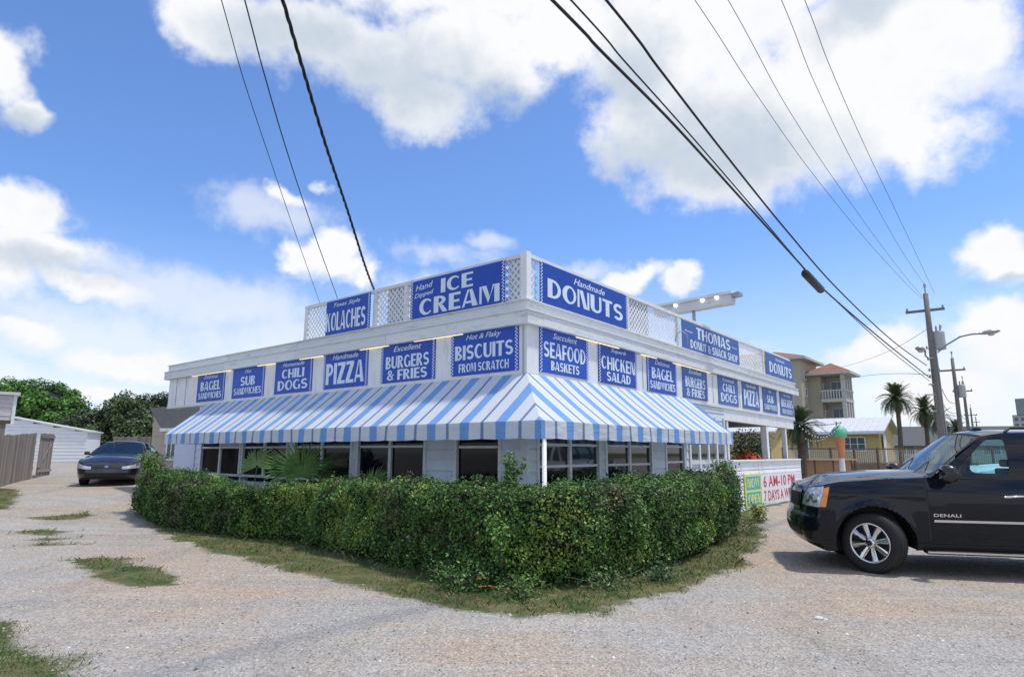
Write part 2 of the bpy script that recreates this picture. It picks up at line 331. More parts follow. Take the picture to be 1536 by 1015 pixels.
    bp = N.new('ShaderNodeBump'); bp.inputs['Strength'].default_value = .7; bp.inputs['Distance'].default_value = .02; Lk.new(vo.outputs['Distance'], bp.inputs['Height']); Lk.new(bp.outputs[0], b.inputs['Normal'])
    o = link('ground', me, m); tag(o, 'pale crushed gravel lot with grassy edges', kind='structure')
build_ground()

def np_mesh(name, V, Fq, colors=None, material=None, parent=None, n=4):
    me = bpy.data.meshes.new(name); me.vertices.add(len(V)); me.vertices.foreach_set('co', np.asarray(V, dtype=np.float32).ravel())
    Fq = np.asarray(Fq); me.loops.add(Fq.size); me.loops.foreach_set('vertex_index', Fq.ravel().astype(np.int32)); me.polygons.add(len(Fq)); me.polygons.foreach_set('loop_start', (np.arange(len(Fq)) * n).astype(np.int32)); me.update(calc_edges=True)
    if colors is not None:
        ca = me.color_attributes.new('tint', 'FLOAT_COLOR', 'POINT'); c4 = np.ones((len(V), 4), np.float32); c4[:, :3] = colors; ca.data.foreach_set('color', c4.ravel())
    return link(name, me, material, parent)
def leaf_mesh(name, P, Nrm, size, cols, material, parent=None, spread=.8, aspect=.55, hang=0):
    """P (n,3) positions, Nrm (n,3) rough facing, one folded diamond of two triangles-pairs per leaf"""
    n = len(P); Nn = Nrm + RNG.normal(0, spread, (n, 3)); Nn /= np.linalg.norm(Nn, axis=1)[:, None] + 1e-9
    T = RNG.normal(0, 1, (n, 3)); T[:, 2] -= hang; T -= (T * Nn).sum(1)[:, None] * Nn; T /= np.linalg.norm(T, axis=1)[:, None] + 1e-9
    B = np.cross(Nn, T); s = (size * RNG.uniform(.6, 1.35, n))[:, None]
    a = P - T * s * .5; b = P + T * s * .5; c = P + B * s * .5 * aspect - Nn * s * .08; d = P - B * s * .5 * aspect - Nn * s * .08
    V = np.stack([a, c, b, d], 1).reshape(-1, 3); Fq = np.arange(n * 4).reshape(-1, 4)
    return np_mesh(name, V, Fq, np.repeat(cols, 4, 0), material, parent)
def greens(n, c1, c2, var=.25, yellow=0):
    t = RNG.uniform(0, 1, (n, 1)); c = np.array(c1) * (1 - t) + np.array(c2) * t; c = c * RNG.normal(1, var, (n, 1)).clip(.4, 1.8)
    return c.clip(.004, .9)

def build_grass():
    P = []; tries = 0
    zones = [((-10.5, 6), (6.5, 18), 230000), ((-7, -2), (3.8, 8), 90000), ((-17, -7), (11, 21), 40000)]
    for (x0, x1), (y0, y1), n in zones:
        xs = RNG.uniform(x0, x1, n); ys = RNG.uniform(y0, y1, n)
        for x, y in zip(xs, ys):
            s = soil(x, y)
            if s > .10 and random.random() < s * (.35 + .65 * sm(.5 + noise.noise(Vector((x * 1.6, y * 1.6, 9))) * 1.2)): P.append((x, y, H(x, y) - .01))
    P = np.array(P); n = len(P); h = RNG.gamma(3, .0105, n).clip(.010, .10) * np.where((P[:, 1] < 9) & (P[:, 0] < -1.8), .5, 1.); az = RNG.uniform(0, 6.283, n); w = .0025 + RNG.uniform(0, .003, n)
    lean = RNG.normal(0, .55, (n, 2)) * h[:, None]; dx = np.stack([np.cos(az) * w, np.sin(az) * w, np.zeros(n)], 1)
    mid = P + np.stack([lean[:, 0] * .3, lean[:, 1] * .3, h * .6], 1); tip = P + np.stack([lean[:, 0], lean[:, 1], h], 1)
    V = np.stack([P - dx, P + dx, mid + dx * .6, tip], 1).reshape(-1, 3)
    g = greens(n, (.075, .16, .03), (.15, .21, .055)); dry = RNG.uniform(0, 1, n) < .18; g[dry] = greens(int(dry.sum()), (.30, .24, .13), (.22, .17, .09), .2)
    o = np_mesh('grass', V, np.arange(n * 4).reshape(-1, 4), np.repeat(g, 4, 0), M['leaf']); tag(o, 'short patchy grass along the hedge foot and in the gravel', 'grass', kind='stuff')
def build_gravel():
    n = 70000; r = 3.2 + 12.5 * RNG.uniform(0, 1, n) ** 1.5; a = RNG.uniform(-.85, .85, n); x = np.sin(a) * r; y = np.cos(a) * r
    keep = np.array([soil(x[i], y[i]) < RNG.uniform(.1, .6) for i in range(n)]); x, y = x[keep], y[keep]; n = len(x)
    z = np.array([H(x[i], y[i]) + .02 * noise.noise(Vector((x[i] * .8, y[i] * .8, 3))) for i in range(n)])
    s = RNG.gamma(3.2, .0021, n).clip(.003, .022)
    base = np.array([(1, 0, 0), (-.3, .9, 0), (-.7, -.8, 0), (.1, .1, .7)], float)
    az = RNG.uniform(0, 6.28, n); ca, sa = np.cos(az), np.sin(az)
    V = np.zeros((n, 4, 3))
    for k in range(4):
        b = base[k] * RNG.uniform(.7, 1.3, (n, 3)); V[:, k, 0] = (b[:, 0] * ca - b[:, 1] * sa) * s + x; V[:, k, 1] = (b[:, 0] * sa + b[:, 1] * ca) * s + y; V[:, k, 2] = b[:, 2] * s + z
    off = np.arange(n)[:, None, None] * 4; Fq = (np.array([(0, 1, 3), (1, 2, 3), (2, 0, 3)])[None] + off).reshape(-1, 3)
    t = RNG.uniform(0, 1, (n, 1)); c = (np.array([[.33, .31, .28]]) * (1 - t) + np.array([[.52, .49, .44]]) * t); bright = RNG.uniform(0, 1, n) < .03; c[bright] = (.7, .68, .62); dk = RNG.uniform(0, 1, n) < .10; c[dk] = (.14, .125, .11)
    o = np_mesh('gravel', V.reshape(-1, 3), Fq, np.repeat(c, 4, 0), mat('stone', (0, 0, 0), .9, attr='tint', spec=.2), n=3); tag(o, 'loose crushed shell and stone scattered over the lot', 'gravel', kind='stuff')
build_grass(); build_gravel()
m = MB(); c = at(1228, 927, 6.67); m.lathe([(.0, .03), (.05, .028), (.085, .012), (.09, 0)], 9); m.v = [(x * .55, y * .55, z * .7) for x, y, z in m.v]
o = m.build('stone', mat('white_stone', (.62, .62, .60), .7)); o.location = (3.04, 6.67, .0); o.scale = (1, .7, 1); tag(o, 'flat white stone lying alone in the right foreground gravel', 'stone')

# ---------------------------------------------------------------- the shop
SX, SY, SR = .26, 11.3, R(50.9)
ex = Vector((math.cos(SR), math.sin(SR), 0)); ey = Vector((-math.sin(SR), math.cos(SR), 0)); SC = Vector((SX, SY, 0))
def sw(x, y, z=0): return SC + ex * x + ey * y + Vector((0, 0, z))
shop = empty('snack_shop', SC, SR, 'single storey white corner snack shop with stepped fascia and lattice rooftop parapet', 'shop')
LY, LX = 14.5, 16.3
ZB, ZF, ZC1, ZC2, ZP = 3.02, 3.88, 4.11, 4.33, 5.24
# walls: lists of window openings (start, end, z0, z1, columns, rows)
WL = [(.62, 1.66, .95, 1.97, 1, 1), (2.58, 4.66, 1.02, 1.97, 2, 1), (4.95, 7.14, 1.02, 1.97, 2, 0), (7.52, 9.60, 1.02, 1.97, 2, 0), (9.80, 11.98, 1.02, 1.97, 2, 1)]
WR = [(.33, 2.35, .95, 1.97, 2, 2), (2.68, 4.66, .95, 1.97, 2, 2), (5.46, 6.42, 1.0, 1.97, 1, 2)]
core = MB(); core.box(.22, 9.3, .22, 12.4, .0, 2.98); core.box(9.3, LX, 3.2, 12.4, 0, 2.98)
core.build('wall', M['dark'], shop)
def wall_rows(wins, end, leftwall):
    zs = np.arange(0, 2.98, .21); idx = 0
    for r_, z0 in enumerate(zs):
        z1 = min(z0 + .205, 2.98); spans = []; cur = 0.02
        blk = sorted([(w[0] - .07, w[1] + .07) for w in wins if z1 > w[2] - .06 and z0 < w[3] + .06])
        for a, b in blk:
            if a > cur + .02: spans.append((cur, a))
            cur = b
        if cur < end: spans.append((cur, end))
        for a, b in spans:
            m = MB(); dz = random.uniform(-.002, .002)
            # bottom edge proud, top tucked under the next board
            pr = [(-.030 + dz, z0), (-.008, z1 + .012), (.20, z1 + .012), (.20, z0)]
            if leftwall: m.prism(pr, a, b, 'XZ')
            else: m.prism(pr, a, b, 'YZ')
            m.build('siding_board', M['siding'], shop)
wall_rows(WL, 12.35, True); wall_rows(WR, 9.3, False)
def window(w, leftwall):
    a, b, z0, z1, nc, nr = w
    f = MB(); d0, d1 = -.035, .06
    def bx(m, u0, u1, q0, q1, z0_, z1_):
        if leftwall: m.box(q0, q1, u0, u1, z0_, z1_)
        else: m.box(u0, u1, q0, q1, z0_, z1_)
    t = .055
    bx(f, a - .07, a, -.045, .1, z0 - .06, z1 + .07); bx(f, b, b + .07, -.045, .1, z0 - .06, z1 + .07); bx(f, a, b, -.043, .1, z1, z1 + .07); bx(f, a, b, -.06, .1, z0 - .06, z0)
    o = f.build('window', M['trim'], shop)
    mu = MB(); cw = (b - a) / nc
    for k in range(1, nc): bx(mu, a + k * cw - .04, a + k * cw + .04, -.03, .08, z0, z1)
    rows = {0: [], 1: [.74], 2: [.40, .78]}[nr]
    if nr == 0: rows = [.74]
    for rr in rows:
        for k in range(nc):
            bx(mu, a + k * cw + .041, a + (k + 1) * cw - .041, -.02, .05, z0 + (z1 - z0) * rr - .02, z0 + (z1 - z0) * rr + .025)
    mu.build('mullion', M['trim'], o)
    ed = [0] + rows + [1]
    for k in range(nc):
        for e0, e1 in zip(ed, ed[1:]):
            g = MB(); bx(g, a + k * cw + .01, a + (k + 1) * cw - .01, .02 + .004 * random.random(), .03, z0 + (z1 - z0) * e0, z0 + (z1 - z0) * e1); g.build('pane', M['glass'] if leftwall else M['glass_r'], o)
    return o
wins_l = [window(w, True) for w in WL]; wins_r = [window(w, False) for w in WR]
m = MB(); m.box(.008, .016, 9.9, 10.85, 1.74, 1.95); m.build('blind', M['blind'], wins_l[4])
m = MB(); m.box(-.05, .15, 12.36, 13.7, .0, 2.12); m.build('side_panel', mat('pale_panel', (.60, .66, .80), .5, var=.04), shop)
m = MB(); m.box(-.06, .03, -.06, .09, 0, 2.98); m.build('corner_board', M['trim'], shop)
# door and service windows further along the right wall
for x in (6.75, 7.35, 7.95, 8.55, 9.15):
    m = MB(); m.box(x, x + .09, -.06, .06, 0, 2.6); m.build('porch_stud', M['trim'], shop)
m = MB(); m.box(6.84, 9.15, -.05, .04, 1.32, 1.42); m.build('counter_rail', M['trim'], shop)
for x in (6.9, 7.5, 8.1, 8.7):
    m = MB(); m.box(x - .0, x + .40, -.036, -.028, 1.45, 2.1); m.build('pane', M['glass_r'], shop)
# fascia band, cornice, roof
m = MB(); m.box(-.05, .2, -.05, LY, ZB, ZF); m.build('fascia', M['white'], shop)
m = MB(); m.box(.2, LX, -.05, .2, ZB, ZF); m.build('fascia', M['white'], shop, sag=True)
m = MB(); m.box(-.06, .3, -.06, LY + .02, ZB - .06, ZB - .002); m.build('fascia_lip', M['trim'], shop)
m = MB(); m.box(.3, LX + .02, -.06, .3, ZB - .06, ZB - .002); m.build('fascia_lip', M['trim'], shop, sag=True)
for nm, o0, z0, z1 in (('cornice_board', .17, ZF + .005, ZC1), ('cornice_board', .06, ZC1 + .02, ZC2), ('cornice_cap', .20, ZC1 + .0005, ZC1 + .019), ('cornice_cap', .11, ZC2 + .001, ZC2 + .02)):
    cap = nm == 'cornice_cap'; ln = 20. if cap else 3.66
    for leftside in (True, False):
        a = -o0 if leftside else .3; end = (LY + .15) if leftside else LX + .35
        while a < end - .05:
            b = min(a + ln + (0 if cap else random.uniform(-.3, .3)), end); dz, do = (0, 0) if cap else (random.uniform(-.004, .004), random.uniform(0, .006)); m = MB()
            if leftside: m.box(-o0 - do, .3, a, b - .006, z0 + dz, z1 + dz * .3)
            else: m.box(a, b - .006, -o0 - do, .3, z0 + dz, z1 + dz * .3)
            m.build(nm, M['trim'], shop, sag=not leftside); a = b
m = MB(); m.box(.3, LX, .3, LY, ZC1 - .2, ZC1 + .12); m.build('roof', M['concrete'], shop)
m = MB()
for k in range(4): m.box(-.03 , 0, 13.2 + k * .3, 13.2 + k * .3 + .01, ZB, ZF)
# tube lights below the cornice
for a, b in ((1.5, 2.9), (3.7, 4.7), (6.1, 7.1), (8.2, 9.1), (10.5, 12.9)):
    m = MB(); m.tube([(-.085, a, ZF - .006), (-.085, b, ZF - .002)], .008, 8); m.build('tube_light', M['lamp'], shop)
for a, b in ((1.5, 3.2), (4.2, 5.0), (5.9, 8.3)):
    m = MB(); m.tube([(a, -.085, ZF - .006), (b, -.085, ZF - .002)], .008, 8); m.build('tube_light', M['lamp'], shop, sag=True)
# parapet
def lattice(u0, u1, z0, z1, leftwall, sag=False):
    m = MB(); st = .138; w = .034; hgt = z1 - z0; n = int((u1 - u0 + hgt) / st) + 1
    for s_, dd in ((1, .000), (-1, .007)):
        for k in range(-1, n + 1):
            c0 = (u0 - hgt if s_ > 0 else u0) + k * st
            # clip the slanted strip to the panel
            pts = []
            A = (c0, z0) if s_ > 0 else (c0, z1); B = (c0 + hgt, z1) if s_ > 0 else (c0 + hgt, z0)
            if s_ < 0: A = (c0 - 0, z1); B = (c0 + hgt, z0)
            if s_ < 0: A = (A[0] - hgt + 0, A[1]); B = (B[0] - hgt, B[1])
            ta, tb = 0., 1.; dx = B[0] - A[0]
            ta = max(ta, (u0 - A[0]) / dx); tb = min(tb, (u1 - A[0]) / dx)
            if tb - ta < .03: continue
            p = (A[0] + dx * ta, A[1] + (B[1] - A[1]) * ta); q = (A[0] + dx * tb, A[1] + (B[1] - A[1]) * tb)
            if leftwall: m.bar((.02 + dd, p[0], p[1]), (.02 + dd, q[0], q[1]), .006, w, up=(1, 0, 0) if 0 else (0, 0, 1))
            else: m.bar((p[0], .02 + dd, p[1]), (q[0], .02 + dd, q[1]), .006, w)
    o = m.build('lattice', M['white'], shop, sag=sag); o['kind'] = 'stuff'
Z0, Z1 = ZC2 + .06, ZP - .11
def post(u, w, leftwall):
    m = MB()
    if leftwall: m.box(-.025, .07, u, u + w, ZC2 + .02, ZP - .002)
    else: m.box(u, u + w, -.025, .07, ZC2 + .02, ZP - .002)
    m.build('parapet_post', M['trim'], shop, sag=not leftwall)
m = MB(); m.box(-.045, .09, -.045, .10, ZC2 + .021, ZP + .03); m.build('corner_post', M['white'], shop)
for u, w in ((3.22, .12), (4.26, .09), (6.98, .10)): post(u, w, True)
for u, w in ((3.72, .09), (6.42, .12), (10.82, .08), (13.2, .10), (16.62 - .4, .10)): post(u, w, False)
for (z0, z1) in ((ZP - .07, ZP), (ZC2 + .021, Z0)):
    m = MB(); m.box(-.03, .06, .101, 7.08, z0, z1); m.build('parapet_rail', M['trim'], shop)
    m = MB(); m.box(.091, LX + .02, -.03, .06, z0, z1); m.build('parapet_rail', M['trim'], shop, sag=True)
for a, b in ((.1, .5), (3.1, 4.4), (6.1, 6.98)): lattice(a, b, Z0, ZP - .07, True)
for a, b in ((.1, .34), (3.8, 6.5), (10.7, 13.3), (15.5, 16.2)): lattice(a, b, Z0, ZP - .07, False, True)
# pale translucent sheets fixed behind some of the lattice
sheet = mat('pale_sheet', (.55, .66, .76), .35, var=.1)
for a, b in ((.12, .44), (3.38, 3.95)):
    m = MB(); m.box(.045, .052, a, b, Z0, ZP - .071); m.build('backing_sheet', sheet, shop)
for a, b in ((3.82, 4.9),):
    m = MB(); m.box(a, b, .045, .052, Z0, ZP - .071); m.build('backing_sheet', sheet, shop, sag=True)
# porch at the far end of the right side: beam, ceiling, posts, low wall
m = MB(); m.box(9.3, LX - .1, -.02, .16, 2.62, ZB - .062); m.build('porch_beam', M['white'], shop, sag=True)
m = MB(); m.box(9.3, LX - .2, .16, 3.2, 2.72, 2.76); m.build('porch_ceiling', mat('porch_ceiling_paint', (.25, .25, .25), .8, var=.1), shop, sag=True)
for x, w, y in ((9.55, .12, 0), (13.1, .20, .0), (13.75, .18, 1.6), (15.2, .14, .0), (15.6, .12, 2.6)):
    m = MB(); m.box(x, x + w, y - .0, y + w, .0, 2.61 - SAG * x); bevel(m.build('porch_post', M['white'], shop), .01)
lw0, lw1, lo = 9.0, 15.6, -.30
m = MB(); m.box(lw0 - .05, lw1 + .05, lo - .05, lo + .20, 1.36, 1.42); bevel(m.build('ledge', M['white'], shop), .01)
m = MB(); m.box(lw0, lw1, lo, lo + .14, 1.12, 1.358); m.build('ledge_board', M['white'], shop)
for k in range(11):
    m = MB(); z0 = k * .10; m.prism([(lo - .024, z0), (lo - .006, z0 + .104), (lo + .13, z0 + .104), (lo + .13, z0)], lw0, lw1, 'YZ'); m.build('clapboard', M['white'], shop)
m = MB(); m.box(lw1, lw1 + .12, lo, 2.8, 0, 1.35); m.build('porch_side_wall', M['white'], shop)
m = MB(); m.box(lw0 + .2, lw1 + .3, 2.9, 3.1, 0, 1.2); m.build('porch_back_rail', M['fencewood'], shop)

# ---------------------------------------------------------------- lettering
DG = None
_txt = {}
def _R(a, b, c, d): return [(a, c), (b, c), (b, d), (a, d)]
def _ring(co, ro, ci, ri, a0, a1, n=18):
    o = []
    for k in range(n):
        p, q = R(a0 + (a1 - a0) * k / n), R(a0 + (a1 - a0) * (k + 1) / n)
        f = lambda c, r, a: (c[0] + r[0] * math.cos(a), c[1] + r[1] * math.sin(a))
        o.append([f(co, ro, p), f(co, ro, q), f(ci, ri, q), f(ci, ri, p)])
    return o
ST = _R(0, .28, 0, 1)
def _C(a, b): return _ring((.42, .5), (.42, .5), (.49, .5), (.25, .37), a, b)
GLYPH = {          # heavy poster capitals: (width, polygons)
 'A': (.86, [[(0, 0), (.13, 0), (.40, 1), (.30, 1)], [(.40, 1), (.56, 1), (.86, 0), (.56, 0)], [(.184, .2), (.528, .2), (.507, .33), (.219, .33)]]),
 'B': (.72, [ST] + _ring((.28, .75), (.38, .25), (.28, .75), (.16, .12), -90, 90, 10) + _ring((.28, .25), (.43, .25), (.28, .25), (.20, .12), -90, 90, 10)),
 'C': (.80, _C(42, 318)), 'D': (.80, [ST] + _ring((.28, .5), (.51, .5), (.28, .5), (.32, .37), -90, 90)),
 'E': (.66, [ST, _R(.28, .66, 0, .15), _R(.28, .60, .43, .57), _R(.28, .66, .85, 1)]), 'F': (.62, [ST, _R(.28, .58, .40, .54), _R(.28, .64, .85, 1)]),
 'G': (.86, _C(42, 298) + [_R(.64, .86, .04, .48)]), 'H': (.78, [ST, _R(.60, .78, 0, 1), _R(.28, .60, .43, .57)]), 'I': (.28, [ST]),
 'K': (.84, [ST, [(.28, .44), (.74, 1), (.58, 1), (.28, .60)], [(.36, .537), (.50, .708), (.84, 0), (.54, 0)]]), 'L': (.62, [ST, _R(.28, .62, 0, .15)]),
 'M': (1.04, [_R(0, .12, 0, 1), [(.12, 1), (.36, 1), (.56, .30), (.46, 0)], [(.46, 0), (.78, 1), (.70, 1), (.56, .30)], _R(.78, 1.04, 0, 1)]),
 'N': (.80, [_R(0, .13, 0, 1), [(.13, 1), (.37, 1), (.66, 0), (.42, 0)], _R(.66, .80, 0, 1)]),
 'O': (.88, _ring((.44, .5), (.44, .5), (.50, .5), (.22, .38), 0, 360, 28)), 'P': (.70, [ST] + _ring((.28, .70), (.42, .30), (.28, .70), (.20, .15), -90, 90, 12)),
 'R': (.80, [ST] + _ring((.28, .72), (.42, .28), (.28, .72), (.20, .14), -90, 90, 12) + [[(.30, .44), (.52, .44), (.82, 0), (.52, 0)]]),
 'S': (.74, _ring((.37, .71), (.36, .29), (.37, .71), (.15, .12), 28, 270, 14) + _ring((.37, .29), (.37, .29), (.37, .29), (.15, .12), -152, 90, 14)),
 'T': (.74, [_R(0, .74, .85, 1), _R(.23, .51, 0, .85)]), 'U': (.78, [_R(0, .28, .3, 1), _R(.62, .78, .3, 1)] + _ring((.39, .3), (.39, .3), (.45, .3), (.17, .16), 180, 360, 12)),
 'W': (1.1, [[(0, 1), (.26, 1), (.40, .30), (.30, 0)], [(.30, 0), (.60, 1), (.52, 1), (.40, .30)], [(.60, 1), (.80, 1), (.90, .30), (.78, 0)], [(.78, 0), (1.10, 1), (1.0, 1), (.90, .30)]]),
 'Y': (.78, [_R(.26, .52, 0, .45), [(0, 1), (.28, 1), (.52, .45), (.26, .45)], [(.52, .45), (.78, 1), (.64, 1), (.46, .6)]]),
 'Z': (.72, [_R(0, .72, .85, 1), [(.38, .85), (.72, .85), (.34, .15), (0, .15)], _R(0, .72, 0, .15)]),
 '&': (.86, _ring((.36, .76), (.25, .24), (.36, .76), (.10, .11), 0, 360, 16) + _ring((.36, .26), (.36, .255), (.38, .26), (.17, .12), 0, 360, 18) + [[(.66, .42), (.86, .50), (.84, .60), (.60, .52)], [(.64, .08), (.86, 0), (.70, .17)]])}
def text_mesh(s, bold=.0, shear=0.):
    key = (s, bold, shear)
    if key in _txt: return _txt[key]
    if not shear and bold > .05 and all(c in GLYPH or c == ' ' for c in s):
        x = 0; co = []; fs = []
        for c in s:
            if c == ' ': x += .34; continue
            w, polys = GLYPH[c]
            for p in polys:
                a = sum(p[i][0] * p[(i + 1) % len(p)][1] - p[(i + 1) % len(p)][0] * p[i][1] for i in range(len(p)))
                if a < 0: p = p[::-1]
                fs.append(tuple(range(len(co), len(co) + len(p)))); co += [(x + u, v, 0.) for u, v in p]
            x += w + .085
        _txt[key] = (np.array(co), fs); return _txt[key]
    c = bpy.data.curves.new('lettering', 'FONT'); c.body = s; c.size = 1; c.offset = bold; c.shear = shear; c.extrude = .0; c.resolution_u = 3; c.space_character = 1.0 + bold * 1.9
    o = bpy.data.objects.new('lettering', c); COL.objects.link(o); dg = bpy.context.evaluated_depsgraph_get(); dg.update()
    me = bpy.data.meshes.new_from_object(o.evaluated_get(dg)); bpy.data.objects.remove(o); bpy.data.curves.remove(c)
    n = len(me.vertices); co = np.zeros(n * 3); me.vertices.foreach_get('co', co); co = co.reshape(-1, 3)
    fs = [tuple(p.vertices) for p in me.polygons]; _txt[key] = (co, fs); return _txt[key]
def lettering(s, x0, x1, z0, z1, y, parent, material, bold=.055, shear=0., arc=0., rot=0.):
    co, fs = text_mesh(s, bold, shear); lo, hi = co.min(0), co.max(0)
    u = (co[:, 0] - lo[0]) / (hi[0] - lo[0]); v = (co[:, 1] - lo[1]) / (hi[1] - lo[1])
    X = x0 + u * (x1 - x0); Z = z0 + v * (z1 - z0) + arc * (1 - (2 * u - 1) ** 2)
    if rot:
        cx, cz = (x0 + x1) / 2, (z0 + z1) / 2; X, Z = cx + (X - cx) * math.cos(rot) - (Z - cz) * math.sin(rot), cz + (X - cx) * math.sin(rot) + (Z - cz) * math.cos(rot)
    n = len(co); V = [(X[i], y, Z[i]) for i in range(n)] + [(X[i], y + .003, Z[i]) for i in range(n)]
    me = bpy.data.meshes.new('lettering'); me.from_pydata(V, [], fs + [tuple(i + n for i in reversed(f)) for f in fs]); me.materials.append(material); me.update()
    return link('lettering', me, material, parent)
def sign(face, u, z0, w, h, lines, label, name='food_sign', board=None, group=None, border=(1, 1), off=.052, fade=False):
    """u: distance from the corner of the edge nearest the corner"""
    if face == 'L': loc = sw(-off, u + w, z0); rz = SR - R(90)
    else: loc = sw(u, -off, z0 - SAG * u); rz = SR
    r = empty(name, loc, rz, label, 'sign', group)
    if face == 'R': r.rotation_euler = (0, math.atan(SAG), rz)
    m = MB(); m.box(0, w, -.018, 0, 0, h); bevel(m.build('board', board or (M['blue2'] if fade else M['blue']), r), .004, 1)
    q = .031; n = int(h / q)
    for side in (0, 1):
        if not border[side]: continue
        m = MB(); xb = .012 if side == 0 else w - .012 - 2 * q
        for i in range(n):
            for j in (0, 1):
                if (i + j) % 2 == 0: m.box(xb + j * q, xb + j * q + q * .94, -.0215, -.0185, i * (h / n), i * (h / n) + q * .92)
        m.build('checkered_border', M['letter'], r)
    for ln in lines:
        s, cx, cz, lw, lh = ln[:5]; kw = ln[5] if len(ln) > 5 else {}
        lettering(s, (cx - lw / 2) * w, (cx + lw / 2) * w, (cz - lh / 2) * h, (cz + lh / 2) * h, -.0225, r, M['letter'], **kw)
    return r
sc = dict(bold=.006, shear=.35)
def L3(a, b, c): return [(a, .5, .86, .52, .16, sc), (b, .5, .53, .86, .40), (c, .5, .17, .74, .20)]
def L22(a, b, c, w1=.62, w2=.78): return [(a, .5, .88, .5, .13, sc), (b, .5, .57, w1, .30), (c, .5, .21, w2, .33)]
def T(s, w_): return s
BIS = L3('Hot & Flaky', 'BISCUITS', 'FROM SCRATCH'); BIS[1] = ('BISCUITS', .5, .53, .86, .34)
BUR = [('Excellent', .5, .86, .52, .14, sc), ('BURGERS', .5, .52, .80, .32), ('& FRIES', .5, .19, .74, .26)]
PIZ = [('Handmade', .5, .88, .58, .14, sc), ('PIZZA', .5, .42, .86, .60)]
CHI = [('Homemade', .5, .88, .58, .13, sc), ('CHILI', .5, .60, .60, .28), ('DOGS', .5, .25, .80, .30)]
SUB = [('Hot', .5, .87, .20, .12, sc), ('SUB', .5, .55, .46, .30), ('SANDWICHES', .5, .22, .86, .22)]
BAG = [('Delicious', .5, .87, .50, .13, sc), ('BAGEL', .5, .55, .72, .32), ('SANDWICHES', .5, .21, .84, .22)]
SEA = [('Succulent', .5, .87, .50, .14, sc), ('SEAFOOD', .5, .53, .86, .36), ('BASKETS', .5, .18, .58, .21)]
CHK = [('Superb', .5, .87, .40, .13, sc), ('CHICKEN', .5, .53, .88, .34), ('SALAD', .5, .19, .62, .24)]
GL, GR_, GU = 'food signs on the left fascia', 'food signs on the right fascia', 'signs on the rooftop parapet'
zl, hh = 3.065, .83
sign('L', .13, zl, 1.70, hh, BIS, 'blue biscuits sign left of the building corner, topmost of the left fascia row', group=GL)
sign('L', 2.28, zl, 1.68, hh, BUR, 'blue burgers and fries sign on the shaded left fascia under the ice cream sign', group=GL, border=(1, 1))
sign('L', 4.42, zl, 1.66, hh, PIZ, 'blue pizza sign on the left fascia with tall letters', group=GL)
sign('L', 6.55, zl, 1.66, hh, CHI, 'blue chili dogs sign on the shaded left fascia', group=GL, border=(0, 1))
sign('L', 8.74, zl, 1.66, hh, SUB, 'blue sub sandwiches sign on the left fascia', group=GL, border=(0, 1))
sign('L', 10.86, zl, 1.66, hh, BAG, 'blue bagel sandwiches sign at the far left end of the left fascia', group=GL, border=(0, 1))
sign('R', .31, zl, 1.65, hh, SEA, 'bright blue seafood baskets sign right of the building corner', group=GR_)
sign('R', 2.36, zl, 1.65, hh, CHK, 'bright blue chicken salad sign on the right fascia', group=GR_)
sign('R', 4.52, zl, 1.6, hh, BAG, 'bagel sandwiches sign on the sunlit right fascia below the lattice', group=GR_)
sign('R', 6.47, zl, 1.6, hh, BUR, 'burgers and fries sign on the right fascia above the awning end', group=GR_, border=(0, 0), fade=True)
sign('R', 8.87, zl, 1.58, hh, CHI, 'faded chili dogs sign on the right fascia', group=GR_, border=(0, 0), fade=True)
sign('R', 10.82, zl, 1.58, hh, PIZ, 'faded pizza sign on the right fascia', group=GR_, border=(0, 0), fade=True)
sign('R', 12.75, zl, 1.5, hh, SUB, 'faded sub sandwiches sign on the right fascia', group=GR_, border=(0, 0), fade=True)
sign('R', 14.6, zl, 1.6, hh, BIS, 'faded biscuits sign at the far right end of the right fascia', group=GR_, border=(0, 0), fade=True)
zu = ZC2 + .03
sign('L', .45, zu, 2.62, .82, [('ICE', .52, .73, .34, .36), ('CREAM', .53, .27, .84, .42), ('Hand', .16, .82, .20, .15, dict(bold=.006, shear=.3, rot=R(4))), ('Dipped', .16, .60, .22, .15, dict(bold=.006, shear=.3, rot=R(4)))], 'large blue ice cream sign on the rooftop parapet', 'parapet_sign', group=GU)
sign('L', 4.42, zu, 1.68, .83, [('Texas Style', .48, .84, .60, .15, sc), ('KOLACHES', .46, .38, .90, .54)], 'blue kolaches sign with tall letters on the left parapet', 'parapet_sign', group=GU, border=(0, 1))
DON = [('Handmade', .52, .82, .36, .17, dict(bold=.008, shear=.35)), ('DONUTS', .5, .42, .86, .46, dict(bold=.06))]
sign('R', .33, zu + .0, 3.33, .80, DON, 'long bright blue donuts sign beside the parapet corner', 'parapet_sign', group=GU)
sign('R', 6.56, zu, 4.18, .76, [('THOMAS', .52, .70, .60, .42), ('DONUT & SNACK SHOP', .54, .24, .84, .30), ('Famous', .10, .66, .12, .07, sc), ('Since', .90, .66, .10, .07, sc)], 'longest blue parapet sign carrying the shop name', 'shop_name_sign', group=GU, border=(0, 0), fade=True)
sign('R', 13.35, zu, 3.1, .80, [('Handmade', .5, .82, .34, .14, sc), ('DONUTS', .52, .40, .84, .46)], 'smaller faded donuts sign at the far right end of the parapet', 'parapet_sign', group=GU, border=(0, 0), fade=True)
